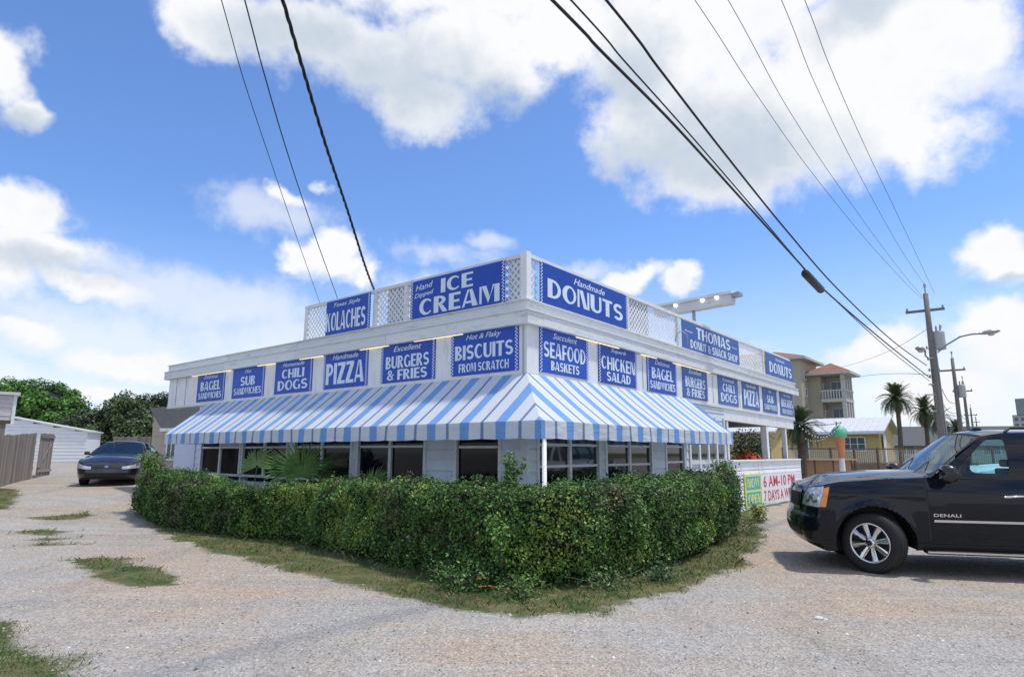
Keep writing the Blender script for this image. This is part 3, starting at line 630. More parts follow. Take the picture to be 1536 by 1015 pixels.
# hours sign on the low porch wall
hs = empty('opening_hours_sign', sw(9.75, lo - .03, .06), SR, 'white board with red opening hours and a yellow and teal end panel', 'sign')
wht = mat('sign_white', (.80, .80, .80), .5, var=.03); red = mat('sign_red', (.62, .05, .08), .5); yel = mat('sign_yellow', (.78, .74, .10), .5); teal = mat('sign_teal', (.05, .42, .50), .5)
m = MB(); m.box(1.45, 5.1, -.02, 0, .0, .92); m.build('board', wht, hs)
m = MB(); m.box(0, 1.445, -.022, 0, .0, .93); m.build('end_panel', yel, hs)
for z0, s in ((.50, 'NOW'), (.05, 'OPEN')):
    m = MB(); m.box(.1, 1.34, -.026, -.0221, z0, z0 + .38); m.build('colour_field', teal, hs)
    lettering(s, .2, 1.24, z0 + .06, z0 + .32, -.028, hs, yel, bold=.06)
lettering('6 AM-10 PM', 1.62, 4.9, .52, .86, -.024, hs, red, bold=.02)
lettering('7 DAYS A WEEK', 1.62, 4.9, .10, .42, -.024, hs, red, bold=.02)

# ---------------------------------------------------------------- awning
def awning_mat():
    m = bpy.data.materials.new('striped_canvas'); m.use_nodes = True; nt = m.node_tree; N = nt.nodes; Lk = nt.links; b = N['Principled BSDF']; b.inputs['Roughness'].default_value = .7; b.inputs['Specular IOR Level'].default_value = .25
    uv = N.new('ShaderNodeUVMap'); sp = N.new('ShaderNodeSeparateXYZ'); Lk.new(uv.outputs[0], sp.inputs[0])
    def mt(op, a, b_):
        n = N.new('ShaderNodeMath'); n.operation = op
        for i, v in enumerate((a, b_)):
            if isinstance(v, float): n.inputs[i].default_value = v
            else: Lk.new(v, n.inputs[i])
        return n.outputs[0]
    def tri(off): return mt('ABSOLUTE', mt('SUBTRACT', mt('FRACT', mt('ADD', mt('DIVIDE', sp.outputs[0], .785), off), 0.), .5), 0.)   # 0 at stripe centre
    wide = mt('LESS_THAN', tri(.5), .138); thin = mt('LESS_THAN', tri(0.), .040)
    n = N.new('ShaderNodeTexNoise'); n.inputs['Scale'].default_value = 1.6; n.inputs['Detail'].default_value = 8; Lk.new(uv.outputs[0], n.inputs['Vector'])
    def mix(f, a, c):
        x = N.new('ShaderNodeMix'); x.data_type = 'RGBA'
        Lk.new(f, x.inputs[0])
        for k, v in ((6, a), (7, c)):
            if isinstance(v, tuple): x.inputs[k].default_value = (*v, 1)
            else: Lk.new(v, x.inputs[k])
        return x.outputs[2]
    w = mix(n.outputs[0], (.68, .73, .80), (.78, .81, .84)); bl = mix(n.outputs[0], (.18, .38, .76), (.25, .46, .82))
    c = mix(wide, w, bl); c = mix(thin, c, (.20, .30, .48)); Lk.new(c, b.inputs['Base Color'])
    n2 = N.new('ShaderNodeTexNoise'); n2.inputs['Scale'].default_value = 2.6; n2.inputs['Detail'].default_value = 4; Lk.new(uv.outputs[0], n2.inputs['Vector']); bp = N.new('ShaderNodeBump'); bp.inputs['Strength'].default_value = .6; bp.inputs['Distance'].default_value = .03; Lk.new(n2.outputs[0], bp.inputs['Height']); Lk.new(bp.outputs[0], b.inputs['Normal'])
    tr = N.new('ShaderNodeBsdfTranslucent'); Lk.new(c, tr.inputs[0]); ms = N.new('ShaderNodeMixShader'); ms.inputs[0].default_value = .22; Lk.new(b.outputs[0], ms.inputs[1]); Lk.new(tr.outputs[0], ms.inputs[2]); Lk.new(ms.outputs[0], N['Material Output'].inputs[0])
    return m
AW = awning_mat(); PJ = 1.2; ZA, ZV, ZT = 2.09, 1.82, 2.99
aw = empty('awning', SC, SR, 'blue and white striped canvas awning wrapping the shop corner', 'awning')
EL, ER = 11.7, 6.7
def aw_side(leftside, end):
    tg = .5   # end hip
    ns = 120; m = MB(); V = []; UV = []
    def pt(u, t):   # u along the facade, t 0 top .. 1 bottom edge
        o = .07 + (PJ - .07) * t; z = ZT + (ZA - ZT) * t - .028 * math.sin(math.pi * t) * (.35 + .65 * math.sin(math.pi * u / 1.9) ** 2) - .012 * math.sin(math.pi * u / 1.9) ** 2 * t * t + .005 * noise.noise(Vector((u * 2.5, t * 5, 2.)))
        return ((-o, u, z) if leftside else (u, -o, z))
    nt_ = 8
    for t in range(nt_ + 1):
        tt = t / nt_; o = .07 + (PJ - .07) * tt; a, b = -o, end - tg * tt * 0
        for i in range(ns + 1):
            u = a + (b - a) * i / ns; V.append(pt(u, tt)); UV.append((u + PJ, tt))
    fs = []; uvs = []
    for t in range(nt_):
        for i in range(ns):
            f = (t * (ns + 1) + i, t * (ns + 1) + i + 1, (t + 1) * (ns + 1) + i + 1, (t + 1) * (ns + 1) + i); fs.append(f); uvs += [UV[k] for k in f]
    m.add(V, fs, uvs); m.build('canopy', AW, aw, smooth=True)
    # valance hanging from the lower edge
    m = MB(); V = []; UV = []; nv = 3; nn = 400
    for t in range(nv + 1):
        for i in range(nn + 1):
            u = -PJ + (end + PJ) * i / nn; wv = (.012 * math.sin(u * 9) + .03 * noise.noise(Vector((u * 1.9, 3., 0)))) * t / nv
            dz = -.012 * abs(math.sin(u * math.pi / .785)) if t == nv else 0
            z = ZA + (ZV - ZA) * t / nv + dz; V.append(((-PJ - wv - .004, u, z) if leftside else (u, -PJ - wv - .004, z))); UV.append((u + PJ, t / nv))
    fs = []; uvs = []
    for t in range(nv):
        for i in range(nn):
            f = (t * (nn + 1) + i, t * (nn + 1) + i + 1, (t + 1) * (nn + 1) + i + 1, (t + 1) * (nn + 1) + i); fs.append(f); uvs += [UV[k] for k in f]
    m.add(V, fs, uvs); m.build('valance', AW, aw, smooth=True)
    # end cheek
    m = MB(); A = pt(end, 0); B = pt(end, 1)
    C_ = (A[0], A[1], ZV)
    m.quad(A, B, (B[0], B[1], ZV), C_, [(0, 0), (.05, 1), (.05, 1), (0, 1)]); m.build('end_cheek', AW, aw)
    # frame: front rail and rafters
    fr = MB(); P0 = (-PJ + .03, -PJ + .03, ZA - .03); P1 = (-PJ + .03, end - .03, ZA - .03) if leftside else (end - .03, -PJ + .03, ZA - .03)
    fr.tube([P0, P1], .015, 6)
    for u in np.arange(0, end, 1.9):
        q = pt(u, 1); p = pt(u, 0); fr.tube([(p[0], p[1], p[2] - .05), (q[0], q[1], q[2] - .03)], .012, 6)
    fr.build('frame', M['steel'], aw)
aw_side(True, EL); aw_side(False, ER)
m = MB(); m.tube([(-PJ + .04 + .0, -PJ + .04, 0), (-PJ + .04, -PJ + .04, ZA - .03)], .035, 12); m.v = [(x + .10, y, z) for x, y, z in m.v]; m.build('corner_pole', M['white'], aw, smooth=True)

# rooftop: box beam carrying flood lamps
bs = empty('roof_light_beam', (0, 0, 0), 0, 'white rooftop box beam with small lamps rising behind the right parapet', 'light beam')
p0, p1 = at(985, 470, 19), at(1100, 449, 17.4); 
m = MB(); m.bar(p0, p1, .30, .26); m.build('beam', M['trim'], bs)
m = MB(); m.bar(p0 + Vector((0, 0, .17)), p1 + (p1 - p0) * .02 + Vector((0, 0, .17)), .52, .07); m.build('top_plate', M['trim'], bs)
m = MB(); m.bar(p1 + Vector((.0, 0, .10)), p1 + (p1 - p0).normalized() * .22 + Vector((0, 0, .12)), .30, .10); m.build('end_bracket', M['steel'], bs)
for t in (.25, .60, .78):
    q = p0.lerp(p1, t); m = MB(); m.lathe([(0, -.02), (.045, -.02), (.06, .02), (0, .04)], 10, 'Y', q + Vector((-.02, -.22, .10))); m.build('lamp', mat('lamp_glow', (1, .95, .85), .5, emit=1.6), bs)
m = MB(); q = p0.lerp(p1, .5); m.bar(Vector((q.x, q.y, 4.2)), q, .08); m.build('strut', M['steel'], bs)

# ---------------------------------------------------------------- hedge
OUT = [(-9.6, 17.2), (-9.45, 16.4), (-8.4, 14.95), (-6.65, 13.3), (-3.95, 11.75), (-2.2, 10.0), (-1.15, 8.75), (-.4, 8.12), (.3, 7.92), (.95, 8.05), (1.55, 8.5), (2.7, 9.9), (3.85, 11.8), (4.75, 13.6), (5.0, 14.4)]
def offset_line(pl, d):
    r = []
    for i, (x, y) in enumerate(pl):
        ax, ay = pl[max(i - 1, 0)]; bx, by = pl[min(i + 1, len(pl) - 1)]; l = math.hypot(bx - ax, by - ay); r.append((x - (by - ay) / l * d, y + (bx - ax) / l * d))
    return r
def resample(pl, n):
    L = [0]
    for a, b in zip(pl, pl[1:]): L.append(L[-1] + math.hypot(b[0] - a[0], b[1] - a[1]))
    o = []
    for k in range(n + 1):
        t = L[-1] * k / n; i = 0
        while i < len(pl) - 2 and L[i + 1] < t: i += 1
        f = (t - L[i]) / (L[i + 1] - L[i]); o.append((pl[i][0] + (pl[i + 1][0] - pl[i][0]) * f, pl[i][1] + (pl[i + 1][1] - pl[i][1]) * f))
    return o
def build_hedge():
    n = 160; A = resample(OUT, n); B = resample(offset_line(resample(OUT, 30), 1.15), n)
    HTT = [(0, .98), (.1, 1.12), (.17, 1.05), (.22, .90), (.33, .93), (.38, 1.04), (.5, 1.16), (1, 1.18)]
    def HT(f):
        for (a, va), (b, vb) in zip(HTT, HTT[1:]):
            if f <= b: return va + (vb - va) * (f - a) / (b - a)
        return 1.18
    hd = empty('hedge', (0, 7.7, 0), 0, 'long clipped green hedge wrapping the shop corner in front of the windows', 'hedge')
    off = Vector((0, 7.7, 0))
    Ps = []; Ns = []; Cs = []
    def P(f, q):       # q 0..1 up the outer face, 1..2 over the top, 2..3 down the back
        i = min(int(f * n), n - 1); t = f * n - i; a = Vector((A[i][0] + (A[i + 1][0] - A[i][0]) * t, A[i][1] + (A[i + 1][1] - A[i][1]) * t, 0)); b = Vector((B[i][0] + (B[i + 1][0] - B[i][0]) * t, B[i][1] + (B[i + 1][1] - B[i][1]) * t, 0))
        o = (a - b).normalized(); h = HT(f)
        if q < 1: z = q * h; p = a + o * (-.10 * (q - .62) ** 2 * 2.2 - .12 * sm((.18 - q) / .18) - .10 * sm((q - .86) / .14)); nn = o + Vector((0, 0, .25 + .6 * sm((q - .8) / .2)))
        elif q < 2: p = a.lerp(b, .04 + .92 * (q - 1)); z = h; nn = Vector((0, 0, 1))
        else: p = b.copy(); z = (3 - q) * h; nn = -o + Vector((0, 0, .3))
        gz = H(p.x, p.y); p.z = z + gz
        e = min(f, 1 - f) * 20
        if e < .5: 
            tang = Vector((A[-1][0] - A[-4][0], A[-1][1] - A[-4][1], 0)).normalized() if f > .5 else Vector((A[0][0] - A[3][0], A[0][1] - A[3][1], 0)).normalized()
            nn = nn + tang
            m_ = a.lerp(b, .5); w_ = math.sqrt(max(0, 1 - (1 - e / .5) ** 2)); p = Vector((m_.x + (p.x - m_.x) * (.45 + .55 * w_), m_.y + (p.y - m_.y) * (.45 + .55 * w_), p.z))
        lump = noise.noise(p * 1.5) * .22 + noise.noise(p * 4.2) * .13 + noise.noise(p * 9) * .06
        if 1 <= q < 2: lump *= .55
        p = p + nn.normalized() * lump
        if p.z < gz + .01: p.z = gz + .01
        return p, nn.normalized(), lump
    N1 = 132000
    fs = RNG.uniform(0, 1, N1); q = np.concatenate([RNG.uniform(0, 1, int(N1 * .58)), RNG.uniform(1, 2, int(N1 * .36)), RNG.uniform(2, 2.9, N1 - int(N1 * .58) - int(N1 * .36))])
    for i in range(N1):
        p, nn, lump = P(fs[i], q[i]); dpt = abs(random.gauss(0, .055)); 
        if random.random() < .06: dpt = -random.random() * .09
        pp = p - nn * dpt - off; pp.z = max(pp.z, .02 + H(p.x, p.y)); Ps.append(pp); Ns.append(nn); Cs.append((noise.noise(p * .9 + Vector((5, 5, 5))), noise.noise(p * 3.1)))
    Cs = np.array(Cs); cols = greens(N1, (.036, .095, .014), (.10, .22, .034), .28)
    t = (Cs[:, 0] * 1.3 + Cs[:, 1] * .9); cols *= (1 + t * .55).clip(.35, 1.9)[:, None]
    yel = (t > .42) | (RNG.uniform(0, 1, N1) < .03); cols[yel] = greens(int(yel.sum()), (.12, .23, .03), (.20, .28, .05), .2)
    old = RNG.uniform(0, 1, N1) < .04; cols[old] = greens(int(old.sum()), (.16, .13, .06), (.22, .20, .10), .2)
    for k in range(90):
        f_ = (k + random.random()) / 90; p, nn, l = P(f_, .02); b_ = p - nn * random.uniform(.05, .2) - off; t_ = b_ + Vector((random.gauss(0, .12), random.gauss(0, .12), random.uniform(.35, .6))) - nn * .05; m = MB()
        m.tube([b_ - Vector((0, 0, .05)), b_.lerp(t_, .5) + Vector((random.gauss(0, .03), random.gauss(0, .03), 0)), t_], [.016, .012, .006], 5); m.build('stem', M['bark'], hd)
    keep = np.array([not (q[i] < .16 and random.random() < .55) for i in range(N1)]); dead = (Cs[:, 0] < -.33) & (RNG.uniform(0, 1, N1) < .35); cols[dead] = greens(int(dead.sum()), (.12, .10, .045), (.17, .14, .07), .2)
    Ps = [p for p, k_ in zip(Ps, keep) if k_]; Ns = [p for p, k_ in zip(Ns, keep) if k_]; cols = cols[keep]
    o = leaf_mesh('foliage', np.array([tuple(p) for p in Ps]), np.array([tuple(v) for v in Ns]), RNG.uniform(.025, .052, len(Ps)), cols, M['leaf'], hd, .85, .62); o['kind'] = 'stuff'
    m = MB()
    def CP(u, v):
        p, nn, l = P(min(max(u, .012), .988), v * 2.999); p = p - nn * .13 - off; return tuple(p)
    m.grid(CP, 220, 36); m.build('dark_core', M['leafdark'], hd, smooth=True)  # closed dark core shell set just behind the leaves
build_hedge()

# shoots, vines, weeds
def leafy_plant(name, pos, h, wd, nl, ls, c1, c2, label, cat='plant', stems=5, group=None, cone=.5, droop=0):
    r = empty(name, pos, 0, label, cat, group); P = []; Nn = []; st = MB()
    for k in range(stems):
        a = random.uniform(0, 6.28); tip = Vector((math.cos(a) * wd * random.uniform(.1, 1), math.sin(a) * wd * random.uniform(.1, 1), h * random.uniform(.6, 1)))
        mid = Vector((tip.x * .35, tip.y * .35, tip.z * .55)); st.tube([(0, 0, -.05), mid, tip], [.008, .006, .003], 4)
        for i in range(nl // stems):
            t = random.uniform(.12, 1); p = (mid * (t * 2) if t < .5 else mid.lerp(tip, t * 2 - 1)) + Vector((random.gauss(0, 1), random.gauss(0, 1), random.gauss(0, .7))) * (wd * .22 * (1.2 - cone * t))
            P.append(tuple(p)); Nn.append((p[0] * 1.5, p[1] * 1.5, .6))
    st.build('stem', M['bark'], r)
    o = leaf_mesh('foliage', np.array(P), np.array(Nn), np.full(len(P), ls), greens(len(P), c1, c2, .22), M['leaf'], r, .7, .5); o['kind'] = 'stuff'
    return r
LG, DG_ = ((.07, .16, .03), (.15, .26, .05)), ((.03, .08, .015), (.07, .15, .03))
leafy_plant('leafy_shoot', (-.02, 8.75, 1.1), .52, .22, 420, .06, *LG, 'tall leafy shoot sticking up from the hedge top left of the awning pole', stems=6)
leafy_plant('leafy_shoot', (-.45, 8.7, 1.1), .22, .22, 200, .055, *DG_, 'low dark shoot on the hedge top beside the tallest shoot', stems=5)
leafy_plant('leafy_shoot', (-9.05, 16.3, 1.0), .62, .45, 700, .075, *LG, 'bright green shoot rising at the far left end of the hedge', stems=9)
leafy_plant('leafy_shoot', (4.75, 14.3, 1.0), .42, .6, 900, .065, *LG, 'loose green shoots at the right end of the hedge near the hours sign', stems=10)
leafy_plant('climbing_vine', (-.12, 7.95, .30), .70, .30, 420, .06, (.10, .24, .04), (.17, .32, .06), 'light green vine patch climbing the front of the hedge', 'vine', stems=7)
leafy_plant('weed_clump', (-.6, 7.95, 0), .28, .55, 900, .05, (.05, .12, .025), (.10, .21, .05), 'broad weed clump at the foot of the hedge corner', 'weeds', stems=14)
leafy_plant('weed_clump', (.1, 7.55, 0), .20, .5, 700, .05, (.06, .14, .03), (.12, .22, .05), 'lower weed clump with orange flowers near the hedge corner', 'weeds', stems=14)
leafy_plant('weed_clump', (1.15, 7.98, 0), .20, .6, 700, .048, (.05, .12, .03), (.09, .18, .05), 'bluish green weeds trailing right of the hedge corner', 'weeds', stems=14)
leafy_plant('weed_clump', (1.9, 8.55, 0), .18, .4, 350, .055, (.05, .11, .04), (.09, .16, .06), 'small weeds at the right hedge foot beside bare gravel', 'weeds', stems=10)
fl = empty('orange_flowers', (-.28, 7.36, .03), 0, 'small cluster of orange flowers in the weeds below the hedge', 'flowers')
fm = mat('orange_petal', (.72, .22, .02), .5)
for k in range(6):
    m = MB(); p = Vector((random.gauss(0, .07), random.gauss(0, .05), random.uniform(.10, .24)))
    for j in range(6):
        a = j * 1.047; m.add([tuple(p), tuple(p + Vector((math.cos(a - .35) * .016, math.sin(a - .35) * .016, .006))), tuple(p + Vector((math.cos(a) * .026, math.sin(a) * .026, .002))), tuple(p + Vector((math.cos(a + .35) * .016, math.sin(a + .35) * .016, .006)))], [(0, 1, 2, 3)])
    m.build('flower', fm, fl)

# palmettos: each frond its own part
def fan_mesh(nseg=26, rad=.62):
    m = MB(); V = []; Fc = []
    for k in range(nseg):
        a = R(-108 + 216 * k / (nseg - 1)) + random.gauss(0, .02); L = rad * (1 - .18 * abs(a) / 1.9) * random.uniform(.93, 1.05); w = .021
        d = Vector((math.sin(a), 0, math.cos(a))); s = Vector((math.cos(a), 0, -math.sin(a)))
        dz = Vector((0, 1, 0)); b = d * .03
        mid = d * L * .55 + dz * .02; tip = d * L + dz * (-.05 - .10 * random.random()) + Vector((0, 0, -.05 * random.random()))
        V0 = [b - s * .006, b + s * .006, mid + s * w + dz * .018, mid, mid - s * w + dz * .018, tip]; m.add(V0, [(0, 1, 2, 3), (0, 3, 4), (3, 2, 5), (4, 3, 5)])
    return m
FM = mat('palmetto_green', (.13, .25, .06), .5, var=.25, vscale=4)
FMl = mat('palmetto_light_green', (.22, .34, .11), .5, var=.2, vscale=4)
fan_me = [fan_mesh().mesh('frond') for _ in range(3)]
def palmetto(pos, fronds, label, mt_=FM):
    r = empty('palmetto', pos, 0, label, 'palmetto', 'palmettos between the hedge and the windows')
    for i, (az, tilt, ln, sc_) in enumerate(fronds):
        d = Vector((math.sin(R(tilt)) * math.cos(R(az)), math.sin(R(tilt)) * math.sin(R(az)), math.cos(R(tilt))))
        m = MB(); m.tube([(0, 0, 0), d * ln * .5 + Vector((0, 0, .03)), d * ln], [.012, .009, .007], 5); m.build('frond_stalk', FM, r)
        o = link('frond', fan_me[i % 3].copy(), mt_, r); o.location = d * ln; o.scale = (sc_,) * 3
        q = d.to_track_quat('Z', 'Y'); yaw = random.uniform(-.5, .5); o.rotation_euler = (Matrix.Rotation(0, 4, 'Z') @ q.to_matrix().to_4x4() @ Matrix.Rotation(yaw, 4, 'Z')).to_euler()
    return r
pp = sw(-.95, 5.45); palmetto((pp.x, pp.y, .2), [(80, 4, 1.0, 1.25), (150, 22, 1.05, 1.1), (20, 26, 1.0, 1.1), (-60, 10, .9, .8)], 'tallest palmetto with upright fan leaves before the third window')
pp = sw(-1.0, 7.3); palmetto((pp.x, pp.y, .2), [(100, 22, 1.15, 1.1), (170, 45, .9, .9), (30, 35, .8, .8)], 'spreading palmetto left of the tallest one, its fan leaning over', FMl)
pp = sw(-.8, 3.1); palmetto((pp.x, pp.y, .2), [(90, 5, .75, .75), (10, 28, .7, .6)], 'small palmetto half hidden by the hedge before the paired window')
pp = sw(2.25, -.8); palmetto((pp.x, pp.y, .2), [(90, 8, .72, .75), (10, 35, .6, .55), (190, 30, .6, .5)], 'narrow palmetto right of the awning pole behind the hedge')

# ---------------------------------------------------------------- vehicles
def lerp_tab(tab, x):
    if x <= tab[0][0]: return tab[0][1]
    for (a, va), (b, vb) in zip(tab, tab[1:]):
        if x <= b: t = (x - a) / (b - a); t = t * t * (3 - 2 * t) * .5 + t * .5; return va + (vb - va) * t
    return tab[-1][1]
def ring_frame(Pf, iu0, iv0, iu1, iv1, n=48, pw=5):
    """frame around a rounded window opening in the patch Pf(u,v); returns frame MB and pane MB"""
    fr = MB(); gl = MB(); V = []; G = []
    cu, cv, hu, hv = (iu0 + iu1) / 2, (iv0 + iv1) / 2, (iu1 - iu0) / 2, (iv1 - iv0) / 2
    for k in range(n):
        a = 2 * math.pi * (k + .5) / n if False else 2 * math.pi * k / n; c, s = math.cos(a), math.sin(a)
        q = max(abs(c), abs(s)); V.append(Pf(.5 + .5 * c / q, .5 + .5 * s / q))
        r = (abs(c) ** pw + abs(s) ** pw) ** (-1 / pw); V.append(Pf(cu + hu * c * r, cv + hv * s * r)); G.append(V[-1])
    fr.add(V, [(2 * k, 2 * ((k + 1) % n), 2 * ((k + 1) % n) + 1, 2 * k + 1) for k in range(n)])
    mid = Pf(cu, cv); gl.add(G + [mid], [(k, (k + 1) % n, n) for k in range(n)])
    return fr, gl
def tinted(name, col, mixf):
    m = bpy.data.materials.new(name); m.use_nodes = True; nt = m.node_tree; N = nt.nodes; Lk = nt.links; N.remove(N['Principled BSDF'])
    t = N.new('ShaderNodeBsdfTransparent'); t.inputs[0].default_value = (*col, 1); g = N.new('ShaderNodeBsdfGlossy'); g.inputs['Roughness'].default_value = .02; g.inputs[0].default_value = (.8, .85, .9, 1)
    f = N.new('ShaderNodeFresnel'); f.inputs[0].default_value = 1.45; a = N.new('ShaderNodeMath'); a.operation = 'MULTIPLY_ADD'; Lk.new(f.outputs[0], a.inputs[0]); a.inputs[1].default_value = .9; a.inputs[2].default_value = mixf
    x = N.new('ShaderNodeMixShader'); Lk.new(a.outputs[0], x.inputs[0]); Lk.new(t.outputs[0], x.inputs[1]); Lk.new(g.outputs[0], x.inputs[2]); Lk.new(x.outputs[0], N['Material Output'].inputs[0]); return m
M['tint'] = tinted('tinted_side_glass', (.62, .86, .88), .02); M['tintdark'] = tinted('privacy_glass', (.04, .05, .055), .03); M['screen'] = tinted('windscreen_glass', (.45, .62, .62), .10)
def wheel(name, parent, x, y, z, rad, wd, side, spokes=8, steer=0, chrome=True, rimf=.64):
    w = empty(name, (x, y, z), 0); w.parent = parent; w.rotation_euler = (0, 0, steer)
    s = side; rr = rad * rimf; h = wd / 2
    m = MB(); m.lathe([(rr, -h * .8), (rr * 1.06, -h * .98), (rad * .9, -h), (rad * .975, -h * .82), (rad, -h * .55), (rad, -h * .30), (rad - .010, -h * .28), (rad - .010, -h * .22), (rad, -h * .20), (rad, h * .20), (rad - .010, h * .22), (rad - .010, h * .28), (rad, h * .30), (rad, h * .55), (rad * .975, h * .82), (rad * .9, h), (rr * 1.06, h * .98), (rr, h * .8)], 56, 'Y')
    m.build('tyre', M['tyre'], w, smooth=True)
    tr = MB()
    for k in range(72):
        a = 2 * math.pi * k / 72
        for sg in (-1, 1):
            c, sn = math.cos(a), math.sin(a); a2 = a + .03; c2, s2 = math.cos(a2), math.sin(a2); r_ = rad + .001
            tr.add([(c * r_, sg * h * .34, sn * r_), (c2 * r_, sg * h * .34, s2 * r_), (c2 * r_ * .985, sg * h * .88, s2 * r_ * .985), (c * r_ * .985, sg * h * .88, sn * r_ * .985)], [(0, 1, 2, 3)])
    tr.build('tread_grooves', M['black'], w)['kind'] = 'stuff'
    cm = M['chrome'] if chrome else M['alloy']
    m = MB(); m.lathe([(rr * 1.03, s * h * .93), (rr * 1.0, s * h * .97), (rr * .94, s * h * .90), (rr * .92, s * h * .3), (rr * .90, -s * h * .6)], 48, 'Y'); m.build('rim', cm, w, smooth=True)
    m = MB(); m.lathe([(0, s * h * .05), (rr * .92, s * h * .05)], 32, 'Y'); m.build('brake_disc', M['black'], w)
    for k in range(spokes):
        a = 2 * math.pi * k / spokes + .2; m = MB(); c, sn = math.cos(a), math.sin(a); t = Vector((-sn, 0, c)); d = Vector((c, 0, sn)); Y = Vector((0, s, 0))
        p0, p1 = d * rr * .2, d * rr * .95; w0, w1 = rr * .10, rr * .15
        V = [p0 - t * w0 + Y * h * .62, p0 + t * w0 + Y * h * .62, p1 + t * w1 + Y * h * .80, p1 - t * w1 + Y * h * .80, p0 - t * w0 * .4 + Y * h * .80, p0 + t * w0 * .4 + Y * h * .80, p1 + t * w1 * .45 + Y * h * .93, p1 - t * w1 * .45 + Y * h * .93]
        m.add(V, [(0, 3, 2, 1), (4, 5, 6, 7), (0, 1, 5, 4), (1, 2, 6, 5), (2, 3, 7, 6), (3, 0, 4, 7)]); m.build('spoke', cm, w)
    m = MB(); m.lathe([(0, s * h * .98), (rr * .20, s * h * .96), (rr * .25, s * h * .88), (rr * .25, s * h * .5)], 24, 'Y'); m.build('hub_cap', cm, w, smooth=True)
    m = MB(); m.lathe([(0, s * h * .985), (rr * .14, s * h * .975), (rr * .15, s * h * .955)], 24, 'Y'); m.build('hub_badge', M['black'], w, smooth=True)
    return w
M['alloy'] = mat('alloy_silver', (.5, .5, .52), .3, .9)
def build_car(name, sp, label, paint, cat='car'):
    root = empty(name, (0, 0, 0), 0, label, cat)
    L, Wd, rc = sp['L'], sp['W'], sp['rc']
    plan = []
    nf = 7
    for i in range(nf): y = (Wd - rc) * i / nf; plan.append((sp['bow'] * (y / Wd) ** 2, y, 1., 0.))
    for i in range(11):
        a = math.pi / 2 * i / 10; fx = sp['bow'] * ((Wd - rc) / Wd) ** 2; plan.append((fx + rc - rc * math.cos(a), Wd - rc + rc * math.sin(a) ** 1.0, max(0, 1 - i / 10.), 0.))
    x0 = plan[-1][0]; n = int((L - x0 - rc * .7) / .05)
    for i in range(1, n): plan.append((x0 + (L - x0 - rc * .7) * i / n, Wd, 0., 0.))
    for i in range(9):
        a = math.pi / 2 * i / 8; plan.append((L - rc * .7 + rc * .7 * math.sin(a), Wd - rc * .7 + rc * .7 * math.cos(a), 0., i / 8.))
    for i in range(1, 6): plan.append((L, (Wd - rc * .7) * (1 - i / 5), 0., 1.))
    NZ = 26
    axles = [sp['fa'], sp['ra']]; wr = sp['wr']; ar = wr + sp.get('gap', .07)
    def surf(k, t, off=0.):          # k float plan index, t 0..1 in height
        i = min(int(k), len(plan) - 2); f = k - i; a, b = plan[i], plan[i + 1]; x, y, wf, wb = [a[j] + (b[j] - a[j]) * f for j in range(4)]
        z0 = lerp_tab(sp['zb'], x); z1 = lerp_tab(sp['zt'], x); z = z0 + (z1 - z0) * t
        sc_ = lerp_tab(sp['sec'], z); nrm = Vector((-(wf), -1 + max(wf, wb), 0)) if max(wf, wb) < 1 else Vector((-1 if wf else 1, 0, 0))
        nrm = Vector((b[1] - a[1], -(b[0] - a[0]) if True else 0, 0)); nrm = Vector((-nrm.x, nrm.y, 0)).normalized() if nrm.length > 1e-6 else Vector((0, -1, 0))
        X = x + wf * lerp_tab(sp['front'], z) - wb * lerp_tab(sp['rear'], z); Y = y * sc_
        for ax in axles:             # flared arches
            r_ = math.hypot(X - ax, z - wr)
            if r_ > ar - .01 and y > Wd * .9: Y += .022 * math.exp(-((r_ - ar) / .07) ** 2)
        crease = sp.get('crease')
        if crease and y > Wd * .9: Y += .010 * math.exp(-((z - crease) / .03) ** 2)
        return Vector((X + nrm.x * off, -(Y + (-nrm.y) * off), z))
    np_ = len(plan)
    def k_at(x):
        for i in range(nf, np_ - 1):
            if plan[i + 1][0] >= x: return i + (x - plan[i][0]) / max(1e-6, plan[i + 1][0] - plan[i][0])
        return np_ - 1.
    def t_at(x, z): z0, z1 = lerp_tab(sp['zb'], x), lerp_tab(sp['zt'], x); return (z - z0) / (z1 - z0)
    body = MB()
    for sg in (1, -1):
        V = []; inn = []
        for j in range(NZ + 1):
            for i in range(np_):
                p = surf(i, j / NZ); ins = False
                if plan[i][1] >= Wd * .86:
                    for ax in axles:
                        dx, dz = p.x - ax, p.z - wr; r_ = math.hypot(dx, dz)
                        if r_ < ar:
                            ins = r_ < ar - .045
                            if r_ < 1e-5: r_, dx = 1e-5, 1e-5
                            p = Vector((ax + dx / r_ * ar, p.y, wr + dz / r_ * ar))
                            if p.z < lerp_tab(sp['zb'], p.x): p.z = lerp_tab(sp['zb'], p.x)
                inn.append(ins); V.append((p.x, p.y * sg, p.z))
        fs = [(j * np_ + i, j * np_ + i + 1, (j + 1) * np_ + i + 1, (j + 1) * np_ + i) for j in range(NZ) for i in range(np_ - 1)]
        fs = [f for f in fs if sum(inn[q] for q in f) < 3]
        body.add(V, fs if sg > 0 else [f[::-1] for f in fs])
    # hood, cowl deck, tail deck
    bulge_ = sp.get('bulge', 0)
